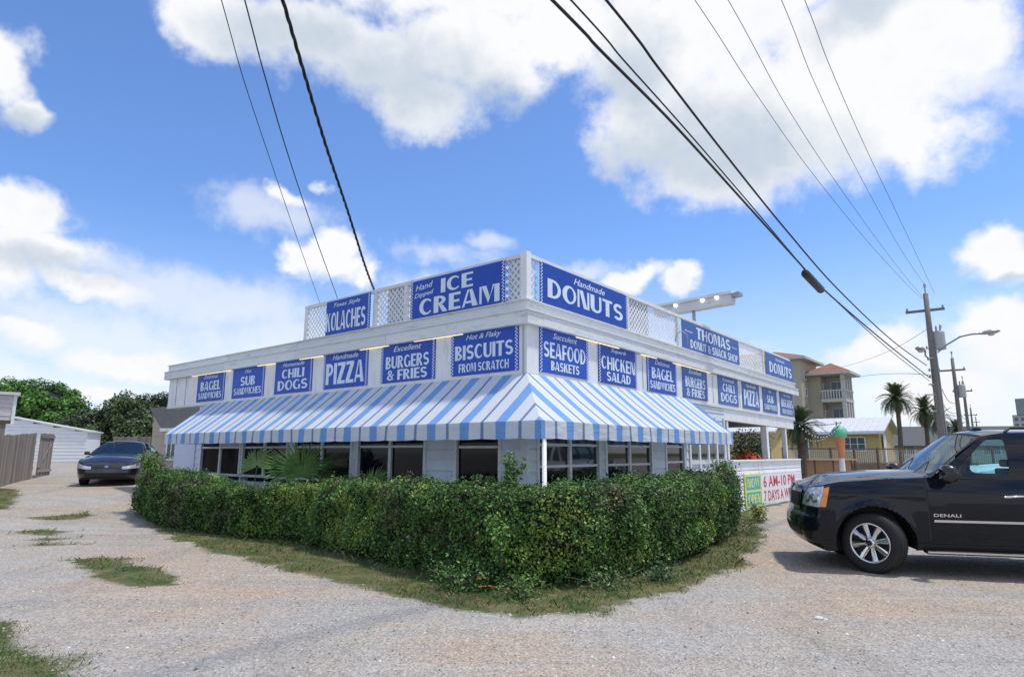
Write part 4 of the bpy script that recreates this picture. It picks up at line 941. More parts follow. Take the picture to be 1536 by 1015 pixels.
    def top(xa, xb, crown, front=True):
        def Pf(u, v):
            zt0 = lerp_tab(sp['zt'], xa); s_ = 2 * v - 1; s_ = math.copysign(abs(s_) ** .75, s_)
            if front:
                ya = min(abs(s_) * Wd, Wd * .9999); k = None
                for i in range(0, nf + 11):
                    if plan[i + 1][1] >= ya: k = i + (ya - plan[i][1]) / max(1e-6, plan[i + 1][1] - plan[i][1]); break
                if k is None: k = nf + 10.
                xs = surf(k, 1.).x
            else: xs = xa
            x = xs + (xb - xs) * u; zt = lerp_tab(sp['zt'], x); sc_ = lerp_tab(sp['sec'], zt); y = Wd * sc_ * s_
            if front and u == 0: q = surf(k, 1.); zt = q.z; y = math.copysign(abs(q.y), s_)
            e = 1 - s_ * s_; fd = sm((x - xs) / .35) if front else 1
            return (x, y, zt + (crown * e + bulge_ * sm((e - .25) / .3)) * fd)
        body.grid(Pf, 24, 26)
    xf = sp['front_top']; top(xf, sp['cowl'], sp['crown'])
    if sp.get('boot'): top(sp['boot'], L - .01, .03, False)
    # front closing strip between body edge and hood lip
    bo = body.build('body', paint, root, smooth=True)
    # wheel housings
    for ax in axles:
        for sg in (1, -1):
            m = MB(); V = []; nn = 24
            for q in (0, 1):
                for i in range(nn + 1):
                    a = math.pi * i / nn; V.append((ax + (ar - .002) * math.cos(a), -sg * (Wd * .97 - q * .42), wr + (ar - .002) * math.sin(a)))
            m.add(V, [(i, i + 1, nn + 2 + i, nn + 1 + i) for i in range(nn)]); m.poly([(ax + ar * math.cos(math.pi * i / nn), -sg * (Wd * .97 - .42), wr + ar * math.sin(math.pi * i / nn)) for i in range(nn + 1)])
            m.box(ax - ar, ax + ar, -sg * (Wd - .5) - .02, -sg * (Wd - .5) + .02, .25, wr + .02); m.build('wheel_housing', M['black'], root)
    m = MB(); m.box(.35, axles[0] - ar, -Wd * .85, Wd * .85, lerp_tab(sp['zb'], .4) + .0, .45); m.box(axles[0] + ar, axles[1] - ar, -Wd * .9, Wd * .9, lerp_tab(sp['zb'], 2.5) + .005, .5); m.box(axles[1] + ar, L - .2, -Wd * .85, Wd * .85, lerp_tab(sp['zb'], L - .5) + .005, .5); m.box(axles[0] - ar, axles[0] + ar, -Wd + .55, Wd - .55, .3, .7); m.box(axles[1] - ar, axles[1] + ar, -Wd + .55, Wd - .55, .3, .7); m.build('underbody', M['black'], root)
    # greenhouse
    cols = sp['cols']; zr = sp['roof']
    def side_patch(c0, c1, sg):
        def Pf(u, v):
            b = Vector(c0[0]).lerp(Vector(c1[0]), u); t = Vector(c0[1]).lerp(Vector(c1[1]), u); p = b.lerp(t, v); p.y += .035 * math.sin(math.pi * v)
            return (p.x, -p.y * sg, p.z)
        return Pf
    for sg in (1, -1):
        for i in range(len(cols) - 1):
            c0, c1, kind = cols[i], cols[i + 1], cols[i][2]; Pf = side_patch(c0, c1, sg)
            if kind == 'p': m = MB(); m.grid(Pf, 2, 8); m.build('pillar', paint, root, smooth=True)
            else:
                fr, gl = ring_frame(Pf, .015, .05, .985, .90, pw=kind[1]); fr.build('window_frame', paint, root); g_ = gl.build('side_window', kind[2] if sg > 0 or kind[2] is not M['tintdark'] or L < 5 else M['tint'], root, smooth=True); g_.location = (0, .012 * sg, 0)
                tr_, _ = ring_frame(lambda u, v, Pf=Pf, k=kind: Pf(.015 + .97 * u, .05 + .85 * v), .012, .03, .988, .97, pw=kind[1])
    def cross(ca, zbul, bow_):
        def Pf(u, v):
            b0, t0 = Vector(ca[0]), Vector(ca[1]); p = b0.lerp(t0, v); s_ = 2 * u - 1; e = 1 - s_ * s_
            return (p.x + bow_ * e, -p.y * s_, p.z + zbul * e * v + .02 * math.sin(math.pi * v))
        return Pf
    wf_ = cross(cols[0], sp['rcrown'], -.10); fr, gl = ring_frame(wf_, .03, .04, .97, .95, 64, 7); fr.build('windscreen_surround', M['black'], root); gl2 = MB(); gl2.grid(lambda u, v: wf_(.03 + .94 * u, .04 + .91 * v), 14, 8); gl2.build('windscreen', M['screen'], root, smooth=True)
    wb_ = cross(cols[-1], sp['rcrown'], .06); fr, gl = ring_frame(wb_, .08, .12, .92, .88, 48, 7); fr.build('tail_surround', paint, root); gl2 = MB(); gl2.grid(lambda u, v: wb_(.08 + .84 * u, .12 + .76 * v), 10, 5); gl2.build('rear_window', M['tintdark'], root, smooth=True)
    # roof follows the tops of the columns
    tx = [c[1] for c in cols]
    def roof(u, v):
        x = tx[0][0] + (tx[-1][0] - tx[0][0]) * v; i = 0
        while i < len(tx) - 2 and tx[i + 1][0] < x: i += 1
        f = (x - tx[i][0]) / (tx[i + 1][0] - tx[i][0]); y = tx[i][1] + (tx[i + 1][1] - tx[i][1]) * f; z = tx[i][2] + (tx[i + 1][2] - tx[i][2]) * f; s_ = 2 * u - 1; e = 1 - s_ * s_
        xb = -.10 * e * (1 - v) + .06 * e * v
        return (x + xb, -y * s_, z + sp['rcrown'] * e ** .8)
    m = MB(); m.grid(roof, 20, 20); m.build('roof', paint, root, smooth=True)
    # cabin
    cb = MB(); xa, xb = cols[0][0][0] + .05, cols[-1][0][0]; zc = cols[1][0][2]
    cb.box(xa, xa + .35, -Wd * .85, Wd * .85, zc - .3, zc - .03); cb.box(xa, xb, -Wd * .88, Wd * .88, .55, .6); cb.build('dashboard', M['black'], root)
    for xs in sp['seats']:
        for y in (-.38, .38):
            m = MB(); m.box(xs, xs + .16, y - .25, y + .25, .6, zc + .12); m.box(xs + .02, xs + .12, y - .13, y + .13, zc + .14, zc + .25); bevel(m.build('seat', mat('seat_cloth', (.10, .095, .085), .9) if 'seat_cloth' not in bpy.data.materials else bpy.data.materials['seat_cloth'], root), .03)
    m = MB(); m.tube([(xa + .42 + .06 * math.sin(a), -.38 + .19 * math.cos(a), zc + .0 + .17 * math.sin(a)) for a in np.linspace(0, 6.283, 21)], .014, 6, False); m.build('steering_wheel', M['black'], root)
    # patches on the skin
    def skin(nm, x0_, x1_, z0_, z1_, off, material, sides=(1, -1), nu=24, nv=8, th=True, skew=0.):
        for sg in sides:
            m = MB()
            def Pf(u, v, o=off):
                z = (z0_(u) if callable(z0_) else z0_); z = z + ((z1_(u) if callable(z1_) else z1_) - z) * v; x = x0_ + (x1_ - x0_) * u + skew * v
                p = surf(k_at(x), max(0, min(1, t_at(x, z))), o); return (p.x, p.y * sg, p.z)
            def sk(i, j):
                x = x0_ + (x1_ - x0_) * (i + .5) / nu
                p = Pf((i + .5) / nu, (j + .5) / nv)
                return any(math.hypot(p[0] - ax, p[2] - wr) < ar + .012 for ax in axles)
            m.grid(Pf, nu, nv, sk)
            if th:
                E = [Pf(i / nu, 0) for i in range(nu + 1)]; E2 = [Pf(i / nu, 0, -.01) for i in range(nu + 1)]
                for e, (uu) in ((0, 0.), (1, 1.)):
                    A_ = [Pf(uu, j / nv) for j in range(nv + 1)]; B_ = [Pf(uu, j / nv, -.01) for j in range(nv + 1)]; m.add(A_ + B_, [(j, j + 1, nv + 2 + j, nv + 1 + j) for j in range(nv)])
            m.build(nm, material, root, smooth=True)
    def face(nm, y0_, y1_, z0_, z1_, off, material, parent=None, nu=16, nv=6):     # patch on the front face
        m = MB()
        def kf(y):
            ya = abs(y)
            for i in range(0, nf + 11):
                if plan[i + 1][1] >= ya: return i + (ya - plan[i][1]) / max(1e-6, plan[i + 1][1] - plan[i][1])
            return nf + 10.
        def Pf(u, v):
            y = y0_ + (y1_ - y0_) * u; z = z0_ + (z1_ - z0_) * v; k = kf(y); x = plan[int(k)][0]; p = surf(k, max(0, min(1, t_at(x, z))), off); return (p.x, p.y * (1 if y < 0 else -1) if abs(y) > 1e-9 else 0, p.z)
        m.grid(Pf, nu, nv); return m.build(nm, material, parent or root, smooth=True)
    return root, surf, k_at, t_at, skin, face
paint_black = mat('black_car_paint', (.002, .004, .010), .5, coat=.97, spec=.05)
lens = mat('headlight_lens', (.55, .57, .60), .12, .3, coat=1, var=.35, vscale=14); amber = mat('amber_lens', (.80, .25, .03), .2, coat=1)
SUV = dict(L=5.13, W=1.0, rc=.34, bow=.08, fa=.92, ra=3.93, wr=.405, gap=.085,
    zb=[(0, .36), (.3, .27), (.55, .30), (1.5, .33), (3.4, .33), (4.4, .36), (5.13, .42)],
    zt=[(0, 1.13), (.18, 1.15), (.6, 1.22), (1.2, 1.265), (1.75, 1.29), (1.95, 1.265), (5.13, 1.28)],
    sec=[(.27, .93), (.40, .965), (.55, .99), (.80, 1.0), (1.0, .992), (1.15, .965), (1.29, .925)],
    front=[(.27, .16), (.40, .04), (.55, .0), (.70, .015), (.78, .07), (1.0, .10), (1.17, .17)], rear=[(.3, .06), (.5, 0), (.8, .03), (1.28, .08)],
    front_top=.19, cowl=1.72, crown=.075, bulge=.02, crease=1.06, rcrown=.06, roof=1.9, seats=(3.05,),
    cols=[((1.68, .93, 1.285), (2.42, .72, 1.845), 'p'), ((1.87, .925, 1.272), (2.50, .72, 1.86), ('g', 6, M['tint'])), ((2.62, .925, 1.266), (2.66, .725, 1.885), 'p'), ((2.80, .925, 1.267), (2.89, .725, 1.888), ('g', 7, M['tintdark'])),
          ((3.80, .925, 1.27), (3.78, .725, 1.89), 'p'), ((3.96, .925, 1.272), (3.92, .725, 1.888), ('g', 7, M['tintdark'])), ((4.78, .91, 1.278), (4.66, .715, 1.865), 'p'), ((5.05, .88, 1.28), (4.86, .70, 1.84), 'p')])
suv, surf, k_at, t_at, skin, face = build_car('parked_suv', SUV, 'large glossy black SUV with chrome wheels cut off by the right edge', paint_black, 'SUV')
def lens_patch():
    pass
# headlights wrap the front corner; amber outer part
for sg in (1, -1):
    a0, a1 = (-.93, -.56) if sg > 0 else (.56, .93)
skin('door', 1.60, 2.765, .44, lambda u: lerp_tab(SUV['zt'], 1.60 + 1.165 * u) - .012, .005, paint_black)
skin('door', 2.785, 3.93, .44, lambda u: lerp_tab(SUV['zt'], 2.785 + u) - .012, .005, paint_black)
skin('fender', .62, 1.58, .60, lambda u: lerp_tab(SUV['zt'], .62 + .96 * u) - .015, .003, paint_black, nu=50, nv=20, th=False)
skin('door_gap', 1.572, 1.60, .43, 1.25, .0015, M['black'], nu=1, th=False); skin('door_gap', 2.765, 2.785, .43, 1.25, .0062, M['black'], nu=1, th=False); skin('door_gap', 1.60, 3.9, .425, .442, .0062, M['black'], nv=1, th=False)
skin('chrome_strip', 1.64, 2.75, .705, .735, .016, M['chrome'], nv=2)
skin('chrome_strip', 2.80, 3.50, .705, .735, .016, M['chrome'], nv=2)
skin('rocker_trim', 1.42, 3.44, .335, .42, .012, M['black'], nv=3)
for sg in (1, -1):
    hl = MB()
    def HP(u, v, o=.010):
        k = 5.6 + u * 10.6 + 1.7 * v; z = .86 + .02 * (1 - u) + (1.115 - .86 + .03 * u) * v; x = plan_x = 0
        p = surf(k, max(0, min(.985, (z - lerp_tab(SUV['zb'], .2)) / (lerp_tab(SUV['zt'], .2) - lerp_tab(SUV['zb'], .2)))), o); return (p.x, p.y * sg, p.z)
    h1 = MB(); h1.grid(lambda u, v: HP(u * .80, v), 16, 10); ho = h1.build('headlight', lens, suv, smooth=True)
    h2 = MB(); h2.grid(lambda u, v: HP(.805 + u * .165, v * .86 + .02, .011), 8, 10); h2.build('amber_lens', amber, ho, smooth=True)
    for cu in (.30, .55):
        q = Vector(HP(cu, .5, .014)); m = MB(); m.lathe([(0, 0), (.055, -.004), (.062, .004)], 16, 'Y'); m.v = [(q.x + (x * .35) - .0, q.y + y * sg * -1 * .0 + x * .0 - .002 * sg + (x * -.9 * sg * 0), q.z + z) for x, y, z in m.v]
    for cu, cr in ((.34, .30), (.62, .26)):
        for nm_, rr_, of_, mm_ in (('reflector', 1., .0125, M['chrome']), ('lamp_bulb', .55, .015, lens)):
            m = MB(); pts_ = [HP(cu, .5, of_)] + [HP(cu + cr * rr_ * .5 * math.cos(a), .5 + cr * rr_ * 1.25 * math.sin(a), of_) for a in np.linspace(0, 6.283, 21)[:-1]]; m.add(pts_, [(0, 1 + i, 1 + (i + 1) % 20) for i in range(20)]); m.build(nm_, mm_, ho)
    b2 = MB(); b2.grid(lambda u, v: HP(u, v * 1.12 - .06, .006), 16, 10); b2.build('headlight_bezel', M['black'], suv, smooth=True)
g_ = face('grille', -.42, .42, .80, 1.08, .012, M['chrome']); face('grille_mesh', -.36, .36, .84, 1.04, .02, M['black'], g_)
face('lower_grille', -.62, .62, .44, .56, .006, M['black'])
for sg in (1, -1):
    # step board, mirror, handle, roof rack
    m = MB(); m.box(1.50, 3.38, -sg * 1.09 if sg > 0 else .90, -sg * .90 if sg > 0 else 1.09, .30, .345); bevel(m.build('step_board', M['black'], suv), .012)
    m = MB(); m.box(1.50, 3.38, (-1.096 if sg > 0 else 1.088), (-1.088 if sg > 0 else 1.096), .318, .338); m.build('step_trim', M['chrome'], suv)
    m = MB(); V = []
    for i, (u, rr) in enumerate([(0, .55), (.25, .92), (.6, 1), (.9, .93), (1, .6)]):
        for k in range(14):
            a = 2 * math.pi * k / 14; cc, ss = math.cos(a), math.sin(a); q = (abs(cc) ** 3.5 + abs(ss) ** 3.5) ** (-1 / 3.5)
            V.append((1.76 + .17 * u - .05 * abs(ss), -sg * (1.15 + .135 * rr * cc * q), 1.345 + .115 * rr * ss * q))
    m.add(V, [(i * 14 + k, i * 14 + (k + 1) % 14, (i + 1) * 14 + (k + 1) % 14, (i + 1) * 14 + k) for i in range(4) for k in range(14)] + [tuple(range(14)), tuple(range(56, 70))])
    mo = m.build('wing_mirror', mat('mirror_shell', (.012, .010, .012), .35, coat=.5), suv, smooth=True)
    m = MB(); m.bar((1.90, -sg * .93, 1.27), (1.90, -sg * 1.05, 1.30), .07, .06); m.build('mirror_arm', M['black'], mo)
    for xh in (2.60, 3.70):
        p = surf(k_at(xh), t_at(xh, 1.06), .03); m = MB(); m.tube([(xh - .11, (p.y + .022) * sg, 1.045), (xh - .08, p.y * sg - .012 * sg, 1.05), (xh + .08, p.y * sg - .012 * sg, 1.06), (xh + .11, (p.y + .022) * sg, 1.06)], [.012, .017, .017, .012], 8); m.build('door_handle', M['chrome'], suv, smooth=True)
    m = MB(); m.tube([(2.72, -sg * .66, 1.90), (2.80, -sg * .66, 1.955), (4.5, -sg * .66, 1.955), (4.58, -sg * .66, 1.90)], .018, 8); m.build('roof_rack', M['black'], suv, smooth=True)
m = MB(); m.prism([(2.55, 1.925), (2.60, 1.99), (2.68, 1.985), (2.72, 1.93)], -.05, .05, 'XZ'); bevel(m.build('aerial', M['black'], suv), .01)
for sg in (1,):
    p = surf(k_at(1.9), t_at(1.9, .8), .014); lettering('DENALI', 1.64, 1.96, .775, .815, p.y, suv, M['chrome'], bold=.02)
m = MB(); m.tube([(1.58, -.6, 1.345), (1.95, -.35, 1.56)], .008, 5); m.tube([(1.5, .1, 1.36), (1.93, .35, 1.56)], .008, 5); m.build('wiper', M['black'], suv)
for ax, st in ((.92, R(-36)), (3.93, 0)):
    for sg in (1, -1): wheel('wheel', suv, ax, -sg * .85, .402, .402, .275, -sg, 8, st)
suv.location = (4.328, 10.184, .0); suv.rotation_euler = (0, 0, R(-15))

# sedans
paint_dark = mat('dark_grey_car_paint', (.020, .020, .026), .25, .3, coat=1); paint_white = mat('white_car_paint', (.72, .74, .75), .3, coat=1)
SED = dict(L=4.8, W=.90, rc=.42, bow=.16, fa=.92, ra=3.70, wr=.33, gap=.05,
    zb=[(0, .30), (.3, .20), (.6, .2), (4.2, .22), (4.8, .34)], zt=[(0, .66), (.25, .76), (.7, .87), (1.25, .95), (1.5, .97), (3.9, 1.0), (4.8, .98)],
    sec=[(.2, .93), (.35, .975), (.55, 1.0), (.75, .99), (.98, .93)], front=[(.2, .10), (.4, 0), (.55, .02), (.76, .14)], rear=[(.3, .05), (.5, 0), (1, .12)],
    front_top=.24, cowl=1.45, crown=.07, bulge=.012, crease=.72, rcrown=.05, roof=1.44, boot=3.95, seats=(2.05, 2.95),
    cols=[((1.28, .84, .965), (2.02, .58, 1.385), 'p'), ((1.42, .845, .965), (2.08, .585, 1.395), ('g', 6, M['tintdark'])), ((2.42, .85, .975), (2.48, .595, 1.415), 'p'), ((2.50, .85, .975), (2.55, .595, 1.415), ('g', 6, M['tintdark'])), ((3.55, .84, .99), (3.25, .58, 1.37), 'p'), ((4.10, .78, 1.0), (3.38, .57, 1.36), 'p')])
def sedan(label, paint, loc, rz, name='parked_car'):
    car, sf, ka, ta, sk, fc = build_car(name, SED, label, paint)
    for sg in (1, -1):
        m = MB(); m.grid(lambda u, v: (lambda p: (p.x, p.y * sg, p.z))(sf(6.3 + u * 8.6, min(.985, .62 + .03 * u + (.22 + .10 * u) * v), .010)), 16, 6); m.build('headlight', lens, car, smooth=True)
        m = MB(); m.box(1.55, 1.70, *(sorted((-sg * 1.06, -sg * .90))), .97, 1.09); bevel(m.build('wing_mirror', paint, car), .04, 3)
    g = fc('grille', -.40, .40, .54, .66, .012, paint); fc('grille_mesh', -.37, .37, .555, .645, .018, M['black'], g); fc('badge', -.05, .05, .575, .635, .026, M['chrome'], g)
    fc('lower_grille', -.60, .60, .30, .42, .006, M['black'])
    fc('lower_lip_trim', -.62, .62, .25, .275, .012, M['steel'])
    sk('door', 1.50, 2.44, .30, .95, .004, paint); sk('door', 2.46, 3.30, .30, .96, .004, paint)
    for ax in (.92, 3.70):
        for sg in (1, -1): wheel('wheel', car, ax, -sg * .79, .33, .33, .20, -sg, 7, 0, False)
    car.location = loc; car.rotation_euler = (0, 0, rz); return car
M['screen2'] = M['screen']
sedan('dark grey sedan parked facing the camera by the white shed', paint_dark, (-12.95, 20.7, H(-13, 21) - .0), R(109))
# body front centre sits at the empty; the nose points along local -x
ws, surf2, ka2, ta2, skin2, face2 = build_car('parked_suv', SUV, 'white SUV parked beyond the black one, seen through its front window', paint_white, 'SUV')
skin2('door', 1.60, 2.765, .44, 1.24, .005, paint_white); skin2('door', 2.785, 3.93, .44, 1.24, .005, paint_white)
for ax in (.92, 3.93):
    for sg in (1, -1): wheel('wheel', ws, ax, -sg * .85, .402, .402, .275, -sg, 8, 0)
for sg in (1, -1):
    m = MB(); m.grid(lambda u, v: (lambda p: (p.x, p.y * sg, p.z))(surf2(5.8 + u * 10.5, min(.985, .62 + .34 * v), .010)), 16, 6); m.build('headlight', lens, ws, smooth=True)
ws.location = (11.4, 16.9, H(11, 17)); ws.rotation_euler = (0, 0, R(-10))

# ---------------------------------------------------------------- poles, wires and lamps
POLE = Vector((18.75, 28, 0)); PD = Vector((math.sin(R(36.3)), math.cos(R(36.3)), 0))
insm = mat('insulator_grey', (.30, .30, .30), .4)
def utility_pole(pos, h, label, arm=None, xf=False, r0=.17, lean=.0):
    gz = H(pos.x, pos.y); r = empty('utility_pole', (pos.x, pos.y, gz), 0, label, 'utility pole', 'utility poles along the street')
    h -= gz; ad = Vector((PD.y, -PD.x, 0)); lx = Vector((lean, 0, 0))
    m = MB(); m.tube([lx * (t * h) + Vector((0, 0, t * h)) for t in (0, .2, .4, .6, .8, 1)], [r0 * (1 - .07 * k * 1.3) for k in range(6)], 14); m.build('pole', M['wood'], r, smooth=True)
    top_ = Vector((lx.x * h, 0, h))
    m = MB(); m.tube([top_, top_ + Vector((0, 0, .45))], .03, 6); m.tube([top_ + Vector((0, 0, .3)), top_ + Vector((0, 0, .45))], .055, 8); m.build('top_pin', M['steel'], r)
    for da in (arm or []):
        m = MB(); c = top_ + Vector((0, .17, -da)); m.bar(c - ad * .75, c + ad * .75, .09, .11); a_ = m.build('crossarm', M['wood'], r)
        for q in (-.68, .68):
            m = MB(); m.lathe([(.02, 0), (.05, .03), (.035, .06), (.05, .09), (.03, .13), (0, .14)], 8, 'Z', c + ad * q + Vector((0, 0, .055))); m.build('insulator', insm, a_)
    if xf:
        c = top_ + Vector((.34, -.05, -xf)); m = MB(); m.lathe([(0, -.42), (.23, -.42), (.24, -.38), (.24, .34), (.20, .40), (0, .42)], 16, 'Z', c); t_ = m.build('transformer', mat('transformer_grey', (.42, .43, .43), .5), r, smooth=False)
        for q in (-.08, .1): m = MB(); m.lathe([(.03, 0), (.05, .05), (.03, .1), (.045, .15), (.02, .26), (0, .27)], 8, 'Z', c + Vector((q, 0, .40))); m.build('bushing', insm, t_)
        m = MB(); m.bar(c + Vector((-.34, .05, .1)), c + Vector((-.2, 0, .1)), .06, .1); m.build('bracket', M['steel'], r)
    return r, top_
up1, top1 = utility_pole(POLE, 8.75, 'nearest and tallest wooden utility pole with transformer and two street lamps', arm=(.75,), xf=2.15, r0=.18)
m = MB(); m.tube([(0.1, 0, 7.0 - .2), (.45, 0, 6.95 - .2), (.5, 0, 7.2 - .2)], .02, 5); m.lathe([(.03, 0), (.06, .05), (.03, .1), (.05, .14), (0, .2)], 8, 'Z', (.5, 0, 6.95)); m.build('cutout_switch', M['steel'], up1)
m = MB()
for z in (6.6, 6.1, 5.6, 5.3): m.lathe([(.03, 0), (.05, .03), (.03, .06), (.05, .09), (0, .12)], 6, 'Z', (-.22, 0, z - .6)); m.bar((-.25, 0, z - .6), (0, 0, z - .6), .03)
m.build('insulator_rack', M['steel'], up1)['kind'] = 'stuff'
m = MB(); m.bar((-.55, -.05, 3.95), (.1, -.05, 3.95), .05, .05); m.bar((-.35, -.05, 4.4), (.1, -.05, 4.4), .05, .05); m.bar((-.4, -.05, 3.2), (.1, -.05, 3.3), .05, .05); m.build('cable_bracket', M['steel'], up1)
m = MB(); m.tube([(.17, -.12, .1), (.14, -.1, 3.5), (.12, -.09, 6.0)], .03, 6); m.build('conduit', M['steel'], up1)
def street_lamp(pts, head, label):
    r = empty('street_lamp', POLE + Vector((0, 0, pts[0][2])), 0, label, 'street lamp'); o = Vector((0, 0, pts[0][2]))
    m = MB(); m.tube([Vector(p) - o for p in pts], .035, 8); m.build('arm', M['steel'], r, smooth=True)
    e = Vector(pts[-1]) - o; d = Vector(head); L = d.length; d.normalize(); m = MB(); n = 14; V = []
    s_ = Vector((d.y, -d.x, 0)).normalized(); u_ = Vector((0, 0, 1))
    prof = [(0, .05, .05), (.25, .11, .09), (.55, .17, .12), (.85, .15, .09), (1, .05, .03)]
    for t, w, hh_ in prof:
        for k in range(n): a = 2 * math.pi * k / n; V.append(e + d * L * t + s_ * w * math.cos(a) + u_ * hh_ * math.sin(a) * (1 if math.sin(a) > 0 else .7))
    m.add(V, [(i * n + k, i * n + (k + 1) % n, (i + 1) * n + (k + 1) % n, (i + 1) * n + k) for i in range(4) for k in range(n)] + [tuple(range(n)), tuple(range(4 * n, 5 * n))]); m.build('lamp_head', M['steel'], r, smooth=True)
    m = MB(); m.lathe([(0, -.10), (.10, -.08), (.13, 0)], 12, 'Z', e + d * L * .58 + Vector((0, 0, -.05))); m.build('lamp_lens', mat('lamp_lens', (.5, .5, .48), .2), r, smooth=True)
def rel(x, y, Y): return at(x, y, Y) - Vector((POLE.x, POLE.y, 0))
street_lamp([rel(1407, 528, 28), rel(1420, 517, 27.4), rel(1440, 505, 26.6), rel(1458, 501, 26), rel(1468, 500.5, 25.6)], (.62, -.35, .05), 'long armed street lamp reaching right from the nearest utility pole')
street_lamp([rel(1401, 537, 28), rel(1392, 537, 27.6), rel(1388, 533, 27.4), rel(1388, 527, 27.2)], (-.50, -.25, .12), 'short street lamp hanging left of the nearest utility pole')
for (x, yt, Y, arm, xf, lab) in ((1427, 528, 42, (.8,), 2.2, 'second utility pole along the street with crossarm and small transformer'), (1443, 565, 58, (.9,), False, 'third utility pole beyond the one with the small transformer'), (1455, 607, 88, (1,), False, 'fourth distant utility pole just above the SUV roof'), (1463, 622, 125, (1,), False, 'farthest and smallest utility pole above the SUV roof')):
    p = at(x + (7 if Y < 60 else 3), 600, Y); t = at(x, yt, Y); utility_pole(Vector((t.x, Y, 0)), t.z - .4, lab, arm=arm, xf=xf, r0=.17)
wire_m = mat('black_cable', (.012, .013, .016), .5); wire_g = mat('grey_wire', (.06, .07, .08), .5)
def wire(pts, r, name, label, material=None, strands=1, group='overhead wires', twist=.0, cat='cable'):
    pts = [Vector(p) for p in pts]; out = []
    n = len(pts)
    for i in range(n - 1):
        p0, p1, p2, p3 = pts[max(i - 1, 0)], pts[i], pts[i + 1], pts[min(i + 2, n - 1)]
        k = 14 if strands == 1 else 60
        for j in range(k):
            t = j / k; out.append(.5 * ((2 * p1) + (p2 - p0) * t + (2 * p0 - 5 * p1 + 4 * p2 - p3) * t * t + (3 * p1 - p0 - 3 * p2 + p3) * t ** 3))
    out.append(pts[-1]); m = MB()
    if strands == 1: m.tube(out, r, 6)
    else:
        L = 0; offs = []
        for i, p in enumerate(out):
            if i: L += (p - out[i - 1]).length
            offs.append(L)
        for s_ in range(strands):
            q = []
            for p, l in zip(out, offs): a = l * twist + s_ * 2 * math.pi / strands; q.append(p + Vector((math.cos(a), 0, math.sin(a))) * r * 1.1)
            m.tube(q, r, 5)
    o = m.build(name, material or wire_m, smooth=True); tag(o, label, cat, group)
# cables of the street run: from the nearest pole up and over the camera
def street(pix, pend, Yt, ext=26):
    """pix: sight points; the cable hangs in the vertical plane from the pole attachment to where it passes overhead"""
    A = at(*pix[0], 27.9); r = ray(*pix[-1]); k = (Yt - EYE) / r.z; B = Vector((r.x * k, r.y * k, Yt)); n = Vector(((B - A).y, -(B - A).x, 0)); P = []
    for q in pix:
        r = ray(*q); k = (A - Vector((0, 0, EYE))).dot(n) / r.dot(n); P.append(Vector((0, 0, EYE)) + r * k)
    d = (P[-1] - P[-2]).normalized(); L = (P[-1] - P[-2]).length; P.append(P[-1] + Vector((d.x, d.y, d.z * .6)).normalized() * 6); P.append(P[-1] + Vector((d.x, d.y, .10)).normalized() * ext)
    return P
wire(street([(1394, 566), (1330, 515), (1240, 438), (1195, 390), (1110, 296), (1010, 186), (900, 75), (828, 0)], 0, 6.2), .020, 'comms_cable', 'thickest black cable of the street run, carrying the splice case')
wire(street([(1394, 571), (1330, 521), (1232, 430), (1200, 395), (1118, 298), (1020, 185), (935, 90), (856, 0)], 0, 6.45), .012, 'comms_cable', 'thinner black cable running just above the thickest one')
wire(street([(1390, 548), (1340, 512), (1260, 437), (1180, 346), (1085, 228), (990, 105), (909, 0)], 0, 6.6), .018, 'comms_cable', 'separate thick black cable on the right of the cable pair')
for pix, z, lab in (([(1394, 452), (1375, 441), (1310, 372), (1220, 262), (1130, 135), (1042, 0)], 8.4, 'leftmost of the four thin grey wires against the big cloud'),
                    ([(1384, 446), (1340, 392), (1260, 282), (1180, 160), (1092, 0)], 8.8, 'second thin grey wire from the left against the big cloud'),
                    ([(1389, 430), (1350, 372), (1280, 245), (1220, 120), (1172, 0)], 9.4, 'third thin grey wire from the left against the big cloud'),
                    ([(1402, 441), (1370, 372), (1300, 225), (1245, 100), (1207, 0)], 8.9, 'rightmost of the four thin grey wires against the big cloud')):
    wire(street(pix, 0, z), .006, 'power_line', lab, wire_g)
sp0, sp1 = at(1203, 399, 12.3), at(1231, 427, 12.9)
P_ = street([(1394, 566), (1330, 515), (1240, 438), (1195, 390), (1110, 296), (1010, 186), (900, 75), (828, 0)], 0, 6.2)
sa, sb = P_[2].lerp(P_[3], .18), P_[2].lerp(P_[3], .80)
m = MB(); d = (sb - sa); o_ = Vector((0, 0, -.10)); m.tube([sa + o_, sa + d * .08 + o_, sa + d * .92 + o_, sb + o_], [.04, .085, .085, .04], 12); o = m.build('splice_case', mat('splice_black', (.02, .02, .022), .5), smooth=True); tag(o, 'black cylindrical splice case slung from the thick overhead cable', 'splice case')
# service drops to the shop roof
def drop(pix, Yend, Yt):
    A = at(*pix[-1], Yend); r = ray(*pix[0]); k = (Yt - EYE) / r.z; B = Vector((r.x * k, r.y * k, Yt)); n = Vector(((B - A).y, -(B - A).x, 0)); P = []
    for q in pix[::-1]:
        r = ray(*q); k = (A - Vector((0, 0, EYE))).dot(n) / r.dot(n); P.append(Vector((0, 0, EYE)) + r * k)
    d = (P[-1] - P[-2]).normalized(); P.append(P[-1] + d * 5); P.append(P[-1] + Vector((d.x, d.y, d.z * .4)).normalized() * 20); return P
wire(drop([(332, 0), (365, 118), (404, 236), (445, 356), (480, 455)], 18.4, 7.4), .007, 'service_drop', 'leftmost thin wire dropping to the shop roof', group='service drops to the shop roof')
wire(drop([(367, 0), (396, 110), (432, 232), (472, 352), (508, 452)], 17.6, 7.4), .010, 'service_drop', 'middle wire dropping to the shop roof left of the twisted cable', group='service drops to the shop roof')
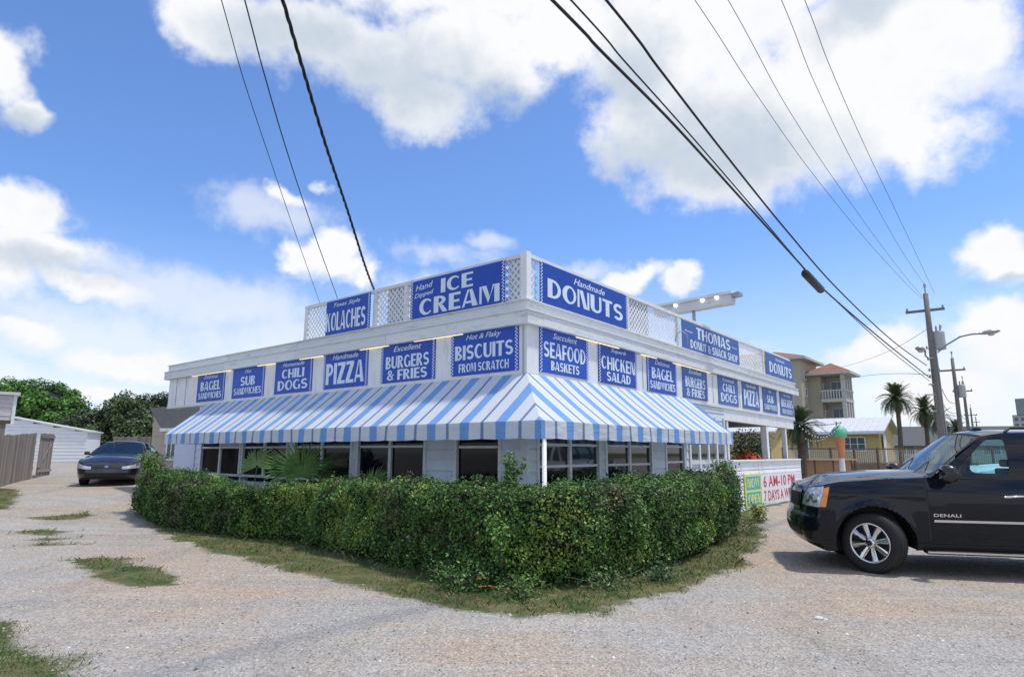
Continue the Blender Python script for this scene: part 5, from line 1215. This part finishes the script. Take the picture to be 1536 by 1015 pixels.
wire(drop([(424, 0), (455, 106), (488, 216), (522, 318), (548, 400), (562, 437)], 15.0, 7.0), .013, 'service_drop', 'thick twisted cable dropping to the parapet beside the kolaches sign', strands=3, twist=9., group='service drops to the shop roof')
m = MB(); q = at(563, 437, 15.0); m.tube([(q.x, q.y, 4.2), (q.x, q.y, q.z + .02)], .035, 8); m.build('service_mast', M['steel'], None); tag(bpy.data.objects['service_mast'], 'short grey service mast behind the parapet holding the twisted cable', 'mast')
wire([at(1398, 489, 27.9), at(1330, 528, 38), at(1255, 552, 50), at(1200, 556, 62)], .010, 'power_line', 'faint wire crossing from the nearest pole to the balcony building', wire_g)
wire([at(1399, 563, 27.9), at(1360, 560, 34), at(1310, 562, 42), at(1260, 569, 52)], .014, 'power_line', 'faint lower wire from the nearest pole past the balcony building', wire_g)
for (a, b, lab) in (((1396, 575), (1436, 620), 'first cable sagging from the nearest pole to the second pole'), ((1400, 555), (1432, 605), 'second cable from the nearest pole to the second pole'), ((1436, 608), (1450, 625), 'cable between the second and third poles')):
    Y0, Y1 = (27.9, 42) if a[0] < 1430 else (42, 58); A, B = at(*a, Y0), at(*b, Y1); wire([A, A.lerp(B, .5) - Vector((0, 0, .5)), B], .016, 'comms_cable', lab)

# ---------------------------------------------------------------- trees
def crown_tree(name, base, blobs_, n, ls, c1, c2, label, trunk_h, tr=.25, cat='tree', var=.25):
    r = empty(name, base, 0, label, cat, 'trees behind the sheds' if 'shed' in label else None); P = []; Nn = []; C_ = []
    vol = [b[3] * b[4] * b[5] for b in blobs_]; tot = sum(v ** .7 for v in vol)
    for b, v in zip(blobs_, vol):
        k = int(n * v ** .7 / tot)
        d = RNG.normal(0, 1, (k, 3)); d /= np.linalg.norm(d, axis=1)[:, None]
        for q in d:
            rr = random.uniform(.45, 1.0) ** .35; pt = Vector((b[0] + q[0] * b[3] * rr, b[1] + q[1] * b[4] * rr, b[2] + q[2] * b[5] * rr)); nz_ = noise.noise(pt * 1.1 + Vector(base)); nz2 = noise.noise(pt * 2.7)
            if nz_ + nz2 * .6 < -.32: continue
            pt += Vector(q) * (nz_ * .55 + nz2 * .3); P.append(tuple(pt)); Nn.append(tuple(q + np.array([0, 0, .5]))); C_.append(nz_)
    co_ = MB()
    for b in blobs_: co_.grid(lambda u, v, b=b: (b[0] + b[3] * .78 * math.sin(math.pi * v) * math.cos(6.283 * u), b[1] + b[4] * .78 * math.sin(math.pi * v) * math.sin(6.283 * u), b[2] + b[5] * .78 * math.cos(math.pi * v)), 14, 8)
    io = co_.build('crown_core', M['leafdark'], r, smooth=True); io['kind'] = 'stuff'  # added dark core shells that block light gaps between the leaves
    C_ = np.array(C_); cols = greens(len(P), c1, c2, var) * (1 + C_ * .8).clip(.4, 1.7)[:, None]
    o = leaf_mesh('crown', np.array(P), np.array(Nn), np.full(len(P), ls), cols, M['leaf'], r, .6, .6); o['kind'] = 'stuff'
    m = MB(); m.tube([(0, 0, -.2), (.05, 0, trunk_h * .6), (0, .1, trunk_h)], [tr, tr * .8, tr * .6], 8)
    for b in blobs_[:5]: m.tube([(0, .1, trunk_h * .8), (b[0] * .5, b[1] * .5, (trunk_h + b[2]) * .5), (b[0], b[1], b[2])], [tr * .5, tr * .35, tr * .15], 6)
    m.build('trunk', M['bark'], r, smooth=True); return r
gb = (-34.4, 46, 1.0)
crown_tree('broadleaf_tree', gb, [(-3.5, 0, 3.0, 2.4, 2.5, 2.0), (-1, 0, 3.9, 2.8, 2.6, 1.9), (1.2, -.2, 3.6, 2.4, 2.4, 1.9), (-1.5, -1.2, 2.6, 3.2, 2.2, 2.0), (2.4, -.6, 2.6, 1.9, 2.0, 1.6), (.6, -1, 1.9, 3, 2, 1.5)], 60000, .20, (.030, .095, .010), (.085, .20, .020), 'bright green rounded tree behind the white shed', 2.2)
crown_tree('broadleaf_tree', (-25.2, 40, .95), [(-.9, 0, 1.9, 2.0, 2, 1.5), (1.5, 0, 2.7, 2.0, 2, 1.6), (3.6, .3, 2.9, 1.8, 2, 1.5), (2.5, -.8, 1.8, 2.8, 2, 1.7), (5.2, .2, 2.3, 1.6, 2, 1.7), (.4, -1, 1.4, 2.4, 2, 1.2)], 55000, .17, (.030, .052, .014), (.065, .10, .026), 'dull olive tree between the white shed and the grey roofed house', 1.6)
crown_tree('broadleaf_tree', (-30.5, 37, .9), [(0, 0, 1.5, 1.9, 1.2, 1.0), (1.5, 0, 1.2, 1.8, 1.2, .9), (-1.6, 0, 1.0, 1.6, 1.2, 1.0)], 9000, .2, (.05, .08, .02), (.10, .14, .04), 'low olive shrubs directly over the white shed roof', .6, .12)
pal_m = mat('date_palm_frond', (.055, .085, .028), .6, var=.3, vscale=2); paldry = mat('dry_palm_frond', (.17, .13, .075), .8, var=.3)
def frond_mesh(L=2.2, droop=1.0, w=.34):
    m = MB(); n = 30; pts = []
    for i in range(n + 1): t = i / n; pts.append(Vector((L * (t - .18 * droop * t * t), 0, L * (.42 * t - .75 * droop * t * t))))
    m.tube(pts, [.022 * (1 - .8 * i / n) + .003 for i in range(n + 1)], 4)
    for i in range(2, n + 1):
        for h2 in (0, .5):
            if i == n and h2: continue
            p = pts[i] if not h2 else pts[i].lerp(pts[i + 1], .5)
            t = i / n; ln = w * (math.sin(math.pi * min(1, t * .92 + .10)) ** .6 + .12); d = (pts[i] - pts[i - 1]).normalized()
            for sg in (-1, 1):
                q = p + Vector((d.x * .5, sg * 1.0, .10 - .35 * random.random())).normalized() * ln + d * ln * .4
                m.add([tuple(p - d * .018), tuple(p + d * .018), tuple(q)], [(0, 1, 2)])
    return m
fr_me = [frond_mesh(2.2, d, .36).mesh('frond') for d in (.55, .9, 1.25)]
def palm(pos, h, label, crown=1.0, nf_=46, dry=10, tr=.20, group='date palms by the street'):
    r = empty('palm_tree', pos, 0, label, 'palm tree', group); m = MB(); n = 26; pts = []; rs = []
    for i in range(n * 2 + 1): t = i / (n * 2); pts.append((.12 * math.sin(t * 2.2), 0, h * t)); rs.append(tr * (1.15 - .3 * t) * (1 if i % 2 else .90) * (1 + .3 * sm((t - .85) / .15)))
    m.tube(pts, rs, 12); m.build('trunk', M['bark'], r, smooth=False); tp = Vector(pts[-1]) - Vector((0, 0, .05))
    for i in range(nf_ + dry):
        t = i / nf_; me = fr_me[min(2, int(t * 3))] if i < nf_ else fr_me[2]
        el = R(74 - 105 * t + random.uniform(-8, 8)) if i < nf_ else R(random.uniform(-62, -40)); az = i * 2.39996 + random.uniform(-.2, .2)
        o = link('frond', me.copy() if i == -1 else me, None, r); 
        o.location = tp; o.rotation_euler = (Matrix.Rotation(az, 4, 'Z') @ Matrix.Rotation(-el, 4, 'Y')).to_euler(); s_ = crown * random.uniform(.85, 1.08) * (.8 if i >= nf_ else 1); o.scale = (s_, s_, s_)
        if i >= nf_: o.material_slots[0].link = 'OBJECT'; o.material_slots[0].material = paldry
    return r
for me in fr_me: me.materials.append(pal_m)
def palm_at(x, ytop, Y, label, **k):
    t = at(x, ytop, Y); g_ = H(t.x, Y); return palm((t.x, Y, g_), t.z - g_, label, **k)
palm_at(1342, 598, 40, 'full crowned date palm, leftmost of the street palms', crown=.60, nf_=76, tr=.14)
palm_at(1384, 617, 41, 'date palm with drooping browned fronds right of the full crowned one', crown=.60, nf_=50, dry=36, tr=.13)
palm_at(1405, 628, 46, 'darker date palm just left of the nearest utility pole', crown=.62, nf_=56, tr=.13)
palm_at(1432, 646, 50, 'low dark palm behind the nearest utility pole', crown=.55, nf_=40)
palm_at(1197, 640, 29, 'bushy palm squeezed between the shop end and the yellow house', crown=.56, nf_=60, dry=26, tr=.19, group=None)

# ---------------------------------------------------------------- buildings in the distance
TH = R(-39.1)                  # street grid: local x runs from far left to near right
def building(name, pos, label, cat='building', rz=TH): return empty(name, pos, rz, label, cat)
yelw = mat('yellow_wall', (.60, .46, .20), .8, var=.08); metal = mat('white_metal_roof', (.62, .63, .64), .45, .1, var=.05); beige = mat('beige_wall', (.48, .43, .34), .85, var=.08); shingle = mat('grey_shingle', (.10, .105, .11), .9, var=.2, vscale=8)
terra = mat('terracotta_roof', (.27, .125, .085), .8, var=.2, vscale=3); stucco = mat('cream_stucco', (.42, .39, .30), .85, var=.06); stw = mat('white_stucco', (.52, .51, .47), .8, var=.05); winb = mat('far_window_glass', (.10, .14, .18), .15, var=.1)
def gable(parent, x0, x1, y0, y1, ze, zr, over, material, wallmat, ridge_x=True, seams=False):
    ym = (y0 + y1) / 2; t = .12
    for sg in (0, 1):
        m = MB(); ya = y0 - over if sg == 0 else y1 + over; sl = (zr - ze) / (ym - y0); zz = ze - over * sl
        pr = [(ya, zz), (ym, zr), (ym, zr + t), (ya, zz + t)]; m.prism(pr, x0 - over, x1 + over, 'YZ'); ro = m.build('roof', material, parent)
        if seams:
            for k in range(int((x1 - x0 + 2 * over) / .45)):
                xx = x0 - over + k * .45 + .2; m = MB(); m.bar((xx, ya, zz + t + .02), (xx, ym, zr + t + .02), .03, .04); m.build('roof_seam', material, ro)
    for xx in (x0, x1 - .1): m = MB(); m.prism([(y0, ze), (y1, ze), (ym, zr)], xx, xx + .1, 'YZ'); m.build('gable_wall', wallmat, parent)
def win(parent, x0, x1, z0, z1, y, name='window', fm=None, gm=None, cols=2, rows=1, axis='x'):
    fm = fm or M['white']; gm = gm or winb
    def bx(m, a, b, c, d, e, f):
        m.box(a, b, c, d, e, f) if axis == 'x' else m.box(-d, -c, a, b, e, f)
    m = MB(); bx(m, x0 - .08, x0, y - .06, y, z0 - .08, z1 + .08); bx(m, x1, x1 + .08, y - .06, y, z0 - .08, z1 + .08); bx(m, x0, x1, y - .06, y, z1, z1 + .08); bx(m, x0, x1, y - .06, y, z0 - .08, z0)
    for k in range(1, cols): xx = x0 + (x1 - x0) * k / cols; bx(m, xx - .025, xx + .025, y - .05, y, z0, z1)
    for k in range(1, rows): zz = z0 + (z1 - z0) * k / rows; bx(m, x0, x1, y - .045, y, zz - .02, zz + .02)
    o = m.build(name, fm, parent); m = MB(); bx(m, x0, x1, y - .03, y - .01, z0, z1); m.build('pane', gm, o); return o
# yellow house
q = at(1322, 690, 46); yh = building('yellow_house', (q.x, q.y, 1.0), 'yellow cottage with a white metal roof beyond the deck railing', 'house')
m = MB(); m.box(-12.5, 0, 0, 6, 0, 2.25); m.build('wall', yelw, yh); gable(yh, -12.5, 0, 0, 6, 2.25, 3.22, .45, metal, yelw, seams=True)
win(yh, -2.35, -.95, .85, 1.75, -.004, cols=3, rows=2); d_ = win(yh, -5.6, -4.8, .05, 1.95, -.004, 'door', cols=1, rows=3)
m = MB(); m.box(.101, .15, .8, 1.7, .0, 2.0); m.build('side_door', M['white'], yh)
m = MB(); m.box(-12.9, .4, -.55, -.44, 2.0, 2.14); m.build('gutter', M['white'], yh)
# another yellow wing seen through the porch
q = at(1120, 690, 40); y2 = building('yellow_outbuilding', (q.x, q.y, .85), 'yellow gabled building seen through the shop porch', 'building')
m = MB(); m.box(-7, 1.5, 0, 5, 0, 2.1); m.build('wall', yelw, y2); gable(y2, -7, 1.5, 0, 5, 2.1, 3.0, .4, metal, yelw)
# grey roofed long house behind the palms
q = at(1330, 672, 62); gh = building('grey_roofed_house', (q.x, q.y, 1.1), 'long low house with a grey roof behind the street palms', 'house', rz=R(-12))
m = MB(); m.box(0, 24, 0, 7, 0, 1.4); m.build('wall', stw, gh); gable(gh, 0, 24, 0, 7, 1.4, 3.1, .5, shingle, stw)
for k in range(6): win(gh, 1 + k * 3.6, 2.4 + k * 3.6, .5, 1.2, -.004)
# condominium with terracotta roofs
q = at(1212, 640, 75); cd = building('balcony_building', (q.x, q.y, 1.1), 'cream multi storey building with terracotta hip roofs and columned balconies', 'building', rz=R(50.9))
cz = 1.1
def hip(parent, x0, x1, y0, y1, z, h, over, material):
    x0 -= over; x1 += over; y0 -= over; y1 += over; hw = min(x1 - x0, y1 - y0) / 2; ym = (y0 + y1) / 2; xm = (x0 + x1) / 2
    if x1 - x0 >= y1 - y0: a, b = (x0 + hw, ym, z + h), (x1 - hw, ym, z + h)
    else: a, b = (xm, y0 + hw, z + h), (xm, y1 - hw, z + h)
    c = [(x0, y0, z), (x1, y0, z), (x1, y1, z), (x0, y1, z)]
    long_x = x1 - x0 >= y1 - y0
    fs = [([c[0], c[1], b, a]), ([c[1], c[2], b] if long_x else [c[1], c[2], b, a]), ([c[2], c[3], a, b] if long_x else [c[2], c[3], b]), ([c[3], c[0], a] if long_x else [c[3], c[0], a, b])]
    if not long_x: fs = [[c[0], c[1], a], [c[1], c[2], b, a], [c[2], c[3], b], [c[3], c[0], a, b]]
    m = MB()
    for f in fs: m.add([tuple(p) for p in f], [tuple(range(len(f)))])
    m.build('roof', material, parent); m = MB(); m.box(x0, x1, y0, y1, z - .28, z - .002); m.build('eaves', stw, parent)
m = MB(); m.box(-1.5, 6, 0, 14, 0, 11.4); m.build('main_block', stucco, cd); hip(cd, -1.5, 6, 0, 14, 11.7, 1.4, .8, terra)
tw = MB(); tw.box(1.5, 4.9, -1.4, -.002, 0, 9.6); tw.build('tower', stucco, cd)
m = MB(); m.box(4.0, 4.3, -3.64, -1.402, 0, 9.6); m.build('balcony_back_wall', stw, cd)
for zz in (3.9, 7.1): win(cd, -3.3, -2.0, zz, zz + 1.9, -3.94, axis='y', cols=2)
hip(cd, .9, 5.3, -4.2, -.6, 9.9, 1.3, .7, terra)
for zf in (3.2, 6.45):
    m = MB(); m.box(1.0, 5.2, -4.1, -1.42, zf, zf + .35); m.build('balcony_slab', stw, cd)
    m = MB(); m.box(1.0, 5.2, -4.15, -4.0, zf + 1.25, zf + 1.4); m.box(.95, 1.1, -3.99, -1.45, zf + 1.25, zf + 1.4); m.build('balustrade_rail', stw, cd)
    m = MB()
    for k in range(13): m.box(1.1 + k * .3, 1.22 + k * .3, -4.12, -4.02, zf + .35, zf + 1.249)
    for k in range(8): m.box(.98, 1.08, -3.8 + k * .3, -3.68 + k * .3, zf + .35, zf + 1.249)
    m.build('balusters', stw, cd)['kind'] = 'stuff'
    for k in range(2): win(cd, 2.6 + k * 1.6, 3.6 + k * 1.6, zf + .5, zf + 2.3, -1.404)
for zf, zt_ in ((0, 3.19), (3.56, 6.44), (6.81, 9.61)):
    for xx in (1.05, 2.4, 3.6, 4.75): m = MB(); m.box(xx, xx + .42, -4.05, -3.65, zf, zt_); m.build('column', stw, cd)
for zz in (3.4, 5.4, 7.4, 9.6):
    for yy in (2.2, 4.4, 6.8, 9.2, 11.6): win(cd, yy, yy + .55, zz, zz + .8, 1.504, axis='y', cols=1)
for zz in (7.2, 9.2): win(cd, .0, .7, zz, zz + .8, -.004, cols=1)
# tower block at the right edge, far away
q = at(1528, 640, 320); tb = building('distant_tower', (q.x, q.y, 0), 'distant beige tower block at the right edge above the SUV roof', 'tower', R(-42))
m = MB(); m.box(-2, 12, 0, 12, 0, 21); m.build('block', stw, tb); m = MB(); m.box(0, 4, -1, 0, 21, 29); m.box(4.5, 10, -.5, 8, 21, 33); m.build('upper_block', mat('tower_grey', (.30, .32, .34), .8), tb)
for k in range(6):
    for j in range(5): m = MB(); m.box(-1.2 + j * 2.6, .2 + j * 2.6, -.1, -.02, 3 + k * 3, 4.6 + k * 3); m.build('window', winb, tb)
for k in range(4): m = MB(); m.box(5.2, 9.4, -.62, -.52, 22.5 + k * 2.6, 23.8 + k * 2.6); m.build('window', winb, tb)
# left side: white shed
sh = building('white_shed', (-22.45, 34, .75), 'long white metal shed with ribbed siding and a low gable', 'shed', R(18))
shm = mat('white_shed_siding', (.76, .79, .80), .5, var=.04)
for k in range(11):
    z0 = k * .175
    m = MB(); m.prism([(-.02, z0), (.03, z0 + .045), (.03, z0 + .175), (-.02, z0 + .175), ] if 0 else [(-.012, z0), (0, z0 + .14), (0, z0 + .17), (.1, z0 + .17), (.1, z0)], -6.0, 0, 'YZ'); m.build('siding_panel', shm, sh)
for k in range(4):
    z0 = 1.925 + k * .175; w = [(-5.9, -.25), (-5.5, -1.6), (-5.0, -2.6), (-4.5, -3.3)][k]
    m = MB(); m.prism([(-.012, z0), (0, z0 + .14), (0, z0 + .17), (.1, z0 + .17), (.1, z0)], -6.0 if k < 3 else -5.4, [-.6, -1.6, -2.5, -3.4][k], 'YZ'); m.build('siding_panel', shm, sh)
m = MB(); m.box(-6, 0, .1, 2.4, 0, 1.9); m.build('wall', shm, sh)
for a, b in (((-6.2, 2.35), (-4.1, 2.66)), ((-4.1, 2.66), (.12, 1.86))):
    m = MB(); m.prism([(a[0], a[1]), (b[0], b[1]), (b[0], b[1] + .07), (a[0], a[1] + .07)], -.10, 2.4, 'XZ'); m.build('roof', metal, sh)
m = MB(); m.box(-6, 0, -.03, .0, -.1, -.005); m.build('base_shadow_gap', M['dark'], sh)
# elevated pinkish box on a post at the left edge
q = at(0, 610, 19); pk = building('raised_cabin', (q.x, q.y, 0), 'small pinkish white raised cabin on a grey post at the left edge', 'cabin', R(41))
pkm = mat('pinkish_siding', (.60, .56, .56), .6, var=.05); x1 = at(16, 610, 19).x - q.x
for k in range(6): m = MB(); m.box(-2.5, x1, 0 - (.01 if k % 2 else .0), 2.5, 2.52 + k * .125, 2.52 + k * .125 + .12); m.build('siding_board', pkm, pk)
m = MB(); m.box(-2.6, x1 + .12, -.12, 2.6, 3.272, 3.36); m.build('roof', metal, pk)
m = MB(); m.box(x1 - .02, x1 + .06, -.04, .04, 2.4, 3.271); m.build('corner_trim', M['white'], pk)
m = MB(); m.box(x1 - .26, x1 - .12, .02, .16, .3, 2.45); m.build('post', M['fencewood'], pk); m = MB(); m.box(-2.4, x1, -.02, .1, 2.42, 2.515); m.build('beam', M['bark'], pk)
# grey house behind the awning end
q = at(231, 660, 30); g2 = building('grey_gabled_house', (q.x - .1, q.y, .8), 'beige house with a grey shingle roof and blue shutters behind the awning end', 'house', R(-14))
m = MB(); m.box(0, 7, 0, 5, 0, 1.55); m.build('wall', beige, g2)
m = MB(); m.prism([(0, 1.55), (0, 2.75), (.9, 1.9), (1.6, 1.55)], -.02, .05, 'XZ'); m.build('gable_wall', beige, g2)
m = MB(); m.add([(-.15, -.2, 2.85), (7, -.2, 2.85), (7.2, -.6, 1.85), (1.0, -.6, 1.85)], [(0, 1, 2, 3)]); m.add([(-.15, -.2, 2.85), (7, -.2, 2.85), (7, 5, 2.6), (-.15, 5, 2.6)], [(3, 2, 1, 0)]); m.build('roof', shingle, g2)
m = MB(); m.box(1.0, 7, -.68, -.6, 1.72, 1.86); m.build('gutter', M['white'], g2)
wn = win(g2, .95, 1.35, .5, 1.25, -.004); m = MB(); m.box(1.45, 1.68, -.05, -.006, .42, 1.33); m.build('shutter', mat('blue_shutter', (.05, .14, .36), .6), wn)

# ---------------------------------------------------------------- fences
def board_fence(a, b, h, label, bw=.14, gap=.008, name='board_fence', posts=True, step=0):
    a, b = Vector(a), Vector(b); L = (b - a).length; d = (b - a).normalized(); ang = math.atan2(d.y, d.x); r = empty(name, (a.x, a.y, 0), ang, label, 'fence'); n = int(L / (bw + gap))
    for k in range(n):
        x = k * (bw + gap); p = a + d * x; gz = H(p.x, p.y); hh_ = h + random.uniform(-.02, .02); m = MB(); m.prism([(x, gz - .02), (x + bw, gz - .02), (x + bw, gz + hh_ - .03), (x + bw * .8, gz + hh_), (x + bw * .2, gz + hh_), (x, gz + hh_ - .03)], -.011 + random.uniform(-.004, .004), .011, 'XZ'); m.build('board', M['fencewood'], r)
    for z in (.35, h - .35): m = MB(); g0, g1 = H(a.x, a.y), H(b.x, b.y); m.bar((0, .035, g0 + z), (L, .035, g1 + z), .04, .09); m.build('rail', M['fencewood'], r)
    return r
board_fence((-14.9, 17.6, 0), (-17.4, 23.6, 0), 1.62, 'weathered grey board fence along the left edge leading to the gate')
board_fence((-21.3, 34.4, 0), (-13.2, 33.2, 0), 1.36, 'weathered grey board fence behind the dark sedan', bw=.15)
g_ = empty('wooden_gate', (-17.35, 23.7, H(-17.3, 23.7)), R(110), 'open weathered wooden gate with a diagonal brace beside the white shed', 'gate')
for k in range(10): m = MB(); m.box(k * .15, k * .15 + .14, 0, .02, .05, 1.62 + random.uniform(-.02, .02)); m.build('board', M['fencewood'], g_)
for z in (.2, 1.45): m = MB(); m.box(0, 1.5, -.04, -.002, z, z + .1); m.build('rail', M['fencewood'], g_)
m = MB(); m.bar((.05, -.022, .35), (1.45, -.022, 1.4), .03, .09); m.build('brace', M['fencewood'], g_)
# deck railing and retaining wall on the right
rl = empty('deck_railing', (15.6, 37.2, 0), math.atan2(1.0, 14.0), 'dark deck railing with thin white balusters along the grassy bank', 'railing'); brn = mat('dark_rail_wood', (.15, .10, .07), .7)
zb_ = 1.0
for z in (zb_, zb_ + .85): m = MB(); m.box(0, 16, -.03, .03, z, z + .07); m.build('rail', brn, rl)
for k in range(12): m = MB(); m.box(k * 1.42, k * 1.42 + .09, -.05, .05, .3, zb_ + .95); m.build('post', brn, rl)
m = MB()
for k in range(125): m.box(.1 + k * .127, .135 + k * .127, -.012, .012, zb_ + .071, zb_ + .849)
m.build('balusters', mat('pale_baluster', (.5, .48, .45), .6), rl)['kind'] = 'stuff'
rw = empty('retaining_wall', (13.0, 37.4, 0), math.atan2(1.0, 14.0), 'low tan timber retaining wall under the deck railing', 'retaining wall')
for k in range(3): m = MB(); m.box(0, 19, 0, .3, .40 + k * .2, .40 + k * .2 + .19); m.build('timber', mat('tan_timber', (.30, .22, .16), .85, var=.2) if k == 0 else bpy.data.materials['tan_timber'], rw)
# bamboo clad bar counter
q = at(1150, 720, 30.5); br = empty('outdoor_bar', (q.x + .3, 30.5, .30), R(3), 'tan wooden outdoor bar counter with dark battens beside the shop porch', 'bar counter')
for k in range(5):
    m = MB(); m.box(-.6 + k * .9, .24 + k * .9, 0, .04, .05, .98); m.build('front_panel', M['barwood'], br); m = MB(); m.box(.245 + k * .9, .295 + k * .9, -.02, .05, -.1, 1.0); m.build('batten', M['bark'], br)
m = MB(); m.box(-.8, 4.05, -.22, .45, 1.0, 1.07); m.build('counter_top', mat('pale_counter_wood', (.50, .36, .20), .6, var=.1), br)
# giant ice cream cone
q = at(1264, 705, 25.5); cn = empty('ice_cream_cone', (q.x, q.y, H(q.x, q.y)), 0, 'giant ice cream cone statue with a green scoop and orange cone', 'statue')
gz = cn.location.z; ztip, zrim, ztop = at(1264, 700, 25.5).z - gz, at(1264, 656, 25.5).z - gz, at(1264, 638, 25.5).z - gz
m = MB(); nn = 20; V = []; rad = .29
for i in range(13):
    ph = math.pi * i / 12
    for k in range(nn):
        a = 2 * math.pi * k / nn; rr = rad * (1 + .06 * math.sin(a * 5 + i) + (.14 * max(0, math.sin(a * 3.2)) if 6 < i < 9 else 0)); V.append((rr * math.sin(ph) * math.cos(a), rr * math.sin(ph) * math.sin(a), zrim + .20 + rad * .92 * math.cos(ph)))
m.add(V, [(i * nn + k, i * nn + (k + 1) % nn, (i + 1) * nn + (k + 1) % nn, (i + 1) * nn + k) for i in range(12) for k in range(nn)]); m.build('scoop', mat('mint_green', (.15, .56, .34), .5, var=.12), cn, smooth=True)
m = MB(); m.lathe([(.19, zrim + .04), (.185, zrim - .1), (.10, zrim - .80)], 18); m.build('cone', mat('cone_orange', (.70, .24, .10), .6, var=.15), cn, smooth=True)
m = MB(); m.lathe([(.095, zrim - .80), (.10, zrim - 1.0), (.11, .1), (.15, 0)], 16); m.build('stand', M['white'], cn, smooth=True)
q2 = at(1275, 706, 25.8); m = MB(); m.lathe([(0, 0), (.17, 0), (.18, .5), (.19, .52), (0, .52)], 16); o = m.build('blue_barrel', mat('barrel_blue', (.02, .06, .22), .5)); o.location = (q2.x, q2.y, H(q2.x, q2.y)); tag(o, 'dark blue barrel standing right of the ice cream cone', 'barrel')
# string lights
pa = sw(LX, -.1, 2.9 - SAG * LX); pb = at(1262, 633, 25.5); pc = at(1205, 655, 27)
sl = empty('string_lights', pa, 0, 'string of white bulbs on black wire from the shop end to the ice cream cone', 'string lights')
bulb = mat('white_bulb', (.8, .8, .76), .3)
for a, b, sag_ in ((pa, pb, .12), (pb, pc, .35), (pa, pb, .55)):
    P_ = [a.lerp(b, t) - Vector((0, 0, sag_ * 4 * t * (1 - t))) - pa for t in np.linspace(0, 1, 17)]; m = MB(); m.tube(P_, .012, 5); m.build('wire', wire_m, sl)
    if sag_ < .2: continue
    for p in P_[1:-1]: m = MB(); m.lathe([(0, -.07), (.022, -.055), (.026, -.035), (.012, -.01), (0, 0)], 8, 'Z', p); m.build('bulb', bulb, sl, smooth=True)
m = MB(); m.tube([(pb.x, pb.y + .4, .3), (pb.x, pb.y + .4, pb.z + .05)], .03, 6); o = m.build('light_pole', M['steel']); tag(o, 'thin pole behind the cone holding the string lights', 'pole')
# things seen through the porch
q = at(1122, 690, 27); leafy_plant('dark_shrub', (q.x, q.y, .2), 2.35, 1.1, 3600, .13, (.018, .045, .012), (.045, .08, .02), 'dark rounded shrub seen through the shop porch', 'shrub', stems=26)
q = at(1122, 690, 20.6); leafy_plant('red_flowering_plant', (q.x, q.y, 1.0), .68, .55, 900, .10, (.45, .05, .02), (.62, .14, .04), 'red orange flowering plant on the porch behind the low wall', 'plant', stems=12)
q = at(1255, 702, 33); leafy_plant('low_shrub', (q.x, q.y, H(q.x, q.y)), .55, .6, 500, .12, (.06, .10, .02), (.13, .15, .04), 'low yellowish shrub right of the outdoor bar', 'shrub', stems=10)
q = at(1136, 755, 16); leafy_plant('low_shrub', (q.x, q.y, 0), .42, .35, 500, .06, (.10, .19, .03), (.30, .32, .04), 'small yellow flecked bush against the hours sign at the hedge end', 'shrub', stems=9)

# small fittings on the shop
m = MB(); m.tube([(6.15, -.06, 4.42), (6.15, -.10, 4.62), (6.22, -.22, 4.68), (6.34, -.30, 4.60), (6.38, -.31, 4.30)], .016, 6); m.build('gooseneck_pipe', M['steel'], shop, smooth=True)
m = MB(); m.tube([(-.075, .02, 3.0), (-.075, .02, 3.86)], .012, 6); m.build('conduit', M['steel'], shop)
for y in (13.3, 13.95): m = MB(); m.box(-.056, -.051, y, y + .012, ZB, ZF); m.build('board_joint', M['dark'], shop)
for x, z in ((4.32, 3.5), (8.5, 3.45), (10.6, 3.4)): m = MB(); m.box(x, x + .008, -.056, -.051, z - .4, z + .36); m.build('board_joint', M['dark'], shop, sag=True)
